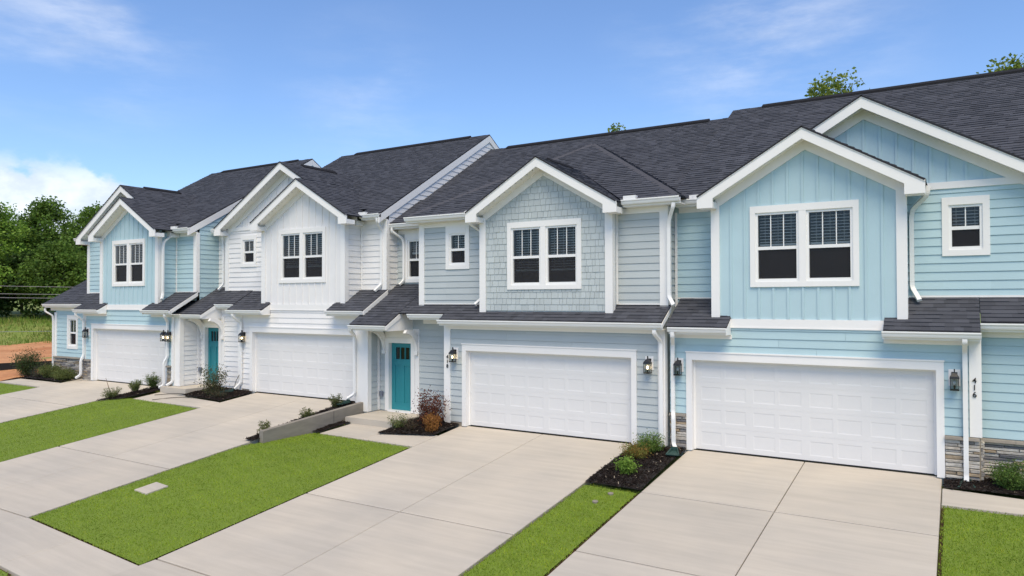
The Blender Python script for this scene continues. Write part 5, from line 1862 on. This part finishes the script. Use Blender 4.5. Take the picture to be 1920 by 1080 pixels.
mesh('long_twig', *roundv([(-20.0, -2.35, .1), (-20.12, -2.4, .45), (-20.22, -2.45, .78)], [.012, .010, .006], 5), 'twig', tw)

# ------------------------------------------------------------------ silt fence, stakes, wires
sf = root('silt_fence', (-31.5, 2.0, .2), 'black silt fence between the houses and the bare orange soil', 'fence')
pts = [(-37.5, -6.5), (-34.4, -3.6), (-32.4, -1.5), (-31.0, .6), (-29.6, 2.8), (-28.0, 5.5)]
V, F = [], []
for i, (x, y) in enumerate(pts):
    for dx in (-.01, .01):
        V += [(x + dx, y, far_z(x, y) - .1), (x + dx, y, far_z(x, y) + .52 + .04 * math.sin(i * 2.1))]
for i in range(len(pts) - 1):
    a, b = 4 * i, 4 * i + 4
    F += [(a, b, b + 1, a + 1), (a + 2, a + 3, b + 3, b + 2), (a + 1, b + 1, b + 3, a + 3)]
mesh('fabric', V, F, 'silt_black', sf)
for x, y in pts:
    box('stake', x - .03, x + .03, y + .02, y + .08, far_z(x, y) - .1, far_z(x, y) + .6, 'stake_wood', sf)
for i, (d, s_) in enumerate(((60.5, -3.9), (60.8, 1.6))):
    x, y = clay(d, s_)
    z = far_z(x, y) + .1
    tag(box('survey_stake', x - .05, x + .05, y - .05, y + .05, z, z + 1.0, 'stake_wood', origin=(x, y, z)), ('thin wooden stake in the orange soil at the left edge', 'thin wooden stake in the orange soil beside the far left house')[i], 'stake', 'stakes in the orange soil')
WZ = [(5.15, 'upper pale overhead wire in front of the wood'), (4.55, 'middle pale overhead wire in front of the wood'), (4.25, 'thin pale overhead wire just below the middle one'), (1.62, 'lowest overhead wire crossing the dark tree trunks')]
for zz, lab in WZ:
    pts = []
    for i in range(21):
        t = i / 20
        x, y = clay(68, -28 + 46 * t)
        pts.append((x, y, zz - .9 * t + .5 * (2 * t - 1) ** 2))
    tag(mesh('overhead_wire', *roundv(pts, .02, 4), 'wire_grey', origin=pts[0]), lab, 'wire', 'overhead wires')


# rough tall grass on the bank
n = 26000
dd = RNG.uniform(63.5, 79, n); sv = RNG.uniform(-24, 22, n)
px = 5.27 + WV[0] * dd + WV[1] * sv; py = -16.42 + WV[1] * dd - WV[0] * sv
pz = np.array([far_z(a, b) for a, b in zip(px, py)])
an = RNG.uniform(0, 6.28, n); w = RNG.uniform(.02, .05, n); h = RNG.uniform(.15, .55, n) * (.6 + .5 * np.sin(px * .8) * np.sin(py * .7) + .2)
la = RNG.uniform(0, 6.28, n); ln = RNG.uniform(0, .2, n)
V = np.stack([np.stack([px + w * np.cos(an), py + w * np.sin(an), pz - .05], 1), np.stack([px - w * np.cos(an), py - w * np.sin(an), pz - .05], 1), np.stack([px + ln * np.cos(la), py + ln * np.sin(la), pz + np.abs(h)], 1)], 1).reshape(-1, 3)
g = RNG.uniform(.6, 1.3, n); yl = RNG.random(n)
c = np.repeat(np.stack([(.17 + .16 * (yl > .8)) * g, (.26 + .05 * (yl > .8)) * g, (.04 + .05 * (yl > .8)) * g], 1), 3, 0)
mesh('rough_grass', V, np.arange(3 * n).reshape(-1, 3), 'blade', kind='stuff', tint=c)


# ------------------------------------------------------------------ trees
def tree(x, y, z, h, rx, label, seed, cols, clear=.28, nclump=70, per=70, leaf=.34, name='broadleaf_tree', group='trees of the wood beyond the bare soil', crownpow=1.0, gap=.0):
    rnd = random.Random(seed)
    t = root(name, (x, y, z), label, 'tree', group)
    Tr = Parts()
    lean = Vector((rnd.uniform(-.04, .04) * h, rnd.uniform(-.04, .04) * h, 0))
    pts = [Vector((x, y, z - .3)) + lean * (k / 5) ** 1.5 + Vector((rnd.uniform(-.1, .1), rnd.uniform(-.1, .1), h * .92 * k / 5)) for k in range(6)]
    r0 = h * .016
    Tr.add(*roundv(pts, [r0 * (1 - .8 * k / 5) for k in range(6)], 7))
    Lf = Parts()
    cz = z + h * (clear + (1 - clear) * .5); rz = h * (1 - clear) * .5
    cl = []
    for i in range(nclump):
        while True:
            v = Vector((rnd.uniform(-1, 1), rnd.uniform(-1, 1), rnd.uniform(-1, 1)))
            if .12 < v.length < 1: break
        v = v * (v.length ** -.35)
        if v.length > 1.03: v.normalize()
        v.z = max(-1, min(1, v.z))
        wid = math.sqrt(max(.05, 1 - max(0, v.z) ** 1.6))
        p = Vector((x, y, cz)) + lean * .7 + Vector((v.x * rx * wid, v.y * rx * wid, v.z * rz))
        cl.append((p, rnd.uniform(.55, 1.15) * rx * .34))
    for p, r in cl:
        if rnd.random() < .45:
            a = pts[min(5, max(1, int((p.z - z) / h * 5)))]
            m_ = a.lerp(p, .5) + Vector((0, 0, -.04 * h))
            Tr.add(*roundv([a, m_, p], [r0 * .33, r0 * .2, r0 * .06], 4))
        tone = rnd.uniform(.7, 1.3)
        cc = [(c[0] * tone, c[1] * tone, c[2] * tone) for c in cols]
        for k in range(per):
            d = Vector((rnd.gauss(0, 1), rnd.gauss(0, 1), rnd.gauss(0, .75)))
            if d.length > 1.7: d *= 1.7 / d.length
            q = p + d * r * .55
            ax = Vector((rnd.gauss(0, 1), rnd.gauss(0, 1), rnd.gauss(-.1, .6))).normalized()
            sd_ = Matrix.Rotation(rnd.uniform(0, 6.28), 3, ax) @ ax.orthogonal().normalized()
            s = leaf * rnd.uniform(.6, 1.3)
            c = cc[rnd.randrange(len(cc))]; g = rnd.uniform(.75, 1.25)
            Lf.add([q, q + ax * s * .5 + sd_ * s * .32, q + ax * s, q + ax * s * .5 - sd_ * s * .32], [(0, 1, 2, 3)], (c[0] * g, c[1] * g, c[2] * g))
    Tr.build('trunk', 'bark', t)
    Lf.build('crown', 'leaf', t, tint=True)
    return t


LIGHT = [(.19, .32, .05), (.23, .36, .055), (.16, .28, .04)]
MID = [(.12, .21, .036), (.145, .245, .04), (.10, .18, .03)]
DARK = [(.055, .11, .022), (.07, .13, .026), (.045, .09, .02)]
def wood(d, s_): return clay(d, s_)
W_ = [  # distance, sideways, height, radius, tone, label
    (78, -9.5, 12.5, 3.6, MID, 'tall green tree at the left edge of the wood'),
    (81, -4.6, 14.2, 3.6, LIGHT, 'light green tree with a loose open crown, left of the tallest ones'),
    (84, .2, 14.6, 3.2, MID, 'tallest green tree of the wood, rising into the low cloud'),
    (82, 4.0, 14.2, 3.0, MID, 'tall green tree just left of the far house gable'),
    (77, -6.6, 8.6, 3.6, LIGHT, 'bright green rounded tree in front at the left edge'),
    (77, 1.4, 9.0, 3.4, MID, 'mid green rounded tree in front of the tallest trees'),
    (79, 7.2, 11.2, 3.4, DARK, 'dark green tree partly hidden by the far house'),
    (88, -13.5, 13.0, 4.0, DARK, 'dark tree at the back, beyond the left edge of the wood'),
    (90, -2.0, 13.0, 4.2, DARK, 'dark tree filling the back of the wood in the middle'),
    (90, 7.0, 12.6, 4.2, DARK, 'dark tree filling the back of the wood near the house'),
    (86, 12.5, 12.5, 4.0, MID, 'green tree behind the far house roof'),
]
for i, (d, s_, h, rx, cols, lab) in enumerate(W_):
    x, y = wood(d, s_)
    h *= .77
    tree(x, y, far_z(x, y), h, rx, lab, 100 + i, cols, clear=(.08 if h < 8 else .16), nclump=95, per=165, leaf=.27)
# dark undergrowth in front of the trunks
for i in range(9):
    x, y = wood(77.5 + (i % 2) * 2, -15 + i * 3.4)
    tree(x, y, far_z(x, y), 5.0 + (i % 3), 2.6, 'low dark thicket tree, number %s from the left at the foot of the wood' % ('first', 'second', 'third', 'fourth', 'fifth', 'sixth', 'seventh', 'eighth', 'ninth')[i], 300 + i, DARK, clear=.0, nclump=30, per=90, leaf=.38, name='thicket_tree', group='low thicket under the wood')
# bare pale trunk visible in the shade
x, y = wood(75.5, 3.4)
t = root('dead_tree', (x, y, far_z(x, y)), 'pale bare trunk standing in the shade at the edge of the wood', 'tree')
mesh('trunk', *roundv([(x, y, far_z(x, y) - .2), (x + .05, y, far_z(x, y) + 3.0), (x - .1, y, far_z(x, y) + 5.5)], [.16, .13, .07], 7), 'bark', t)

# treetops over the roofs on the right
YEL = [(.20, .26, .04), (.15, .21, .035), (.25, .29, .06), (.12, .18, .03)]
TG = 'trees behind the houses'
tree(.05, 21.0, -.2, 14.3, 3.0, 'wide yellow green treetop above the roof, left of the highest gable', 501, YEL, .45, 80, 150, .19, group=TG)
tree(2.3, 22.5, -.2, 14.0, 1.6, 'low yellow green treetop right beside the wide one', 505, YEL, .5, 34, 130, .19, group=TG)
tree(4.2, 23.0, -.2, 14.35, 1.3, 'small treetop just clearing the ridge between the wide one and the upper right corner', 502, YEL, .5, 30, 130, .19, group=TG)
tree(7.5, 22.0, -.2, 14.2, 3.0, 'yellow green treetop at the upper right edge', 503, YEL, .45, 80, 150, .19, group=TG)
tree(-11.0, 21.0, -.2, 13.6, 1.2, 'tiny treetop peeping over the ridge of the grey house', 504, YEL, .6, 22, 130, .18, group=TG)
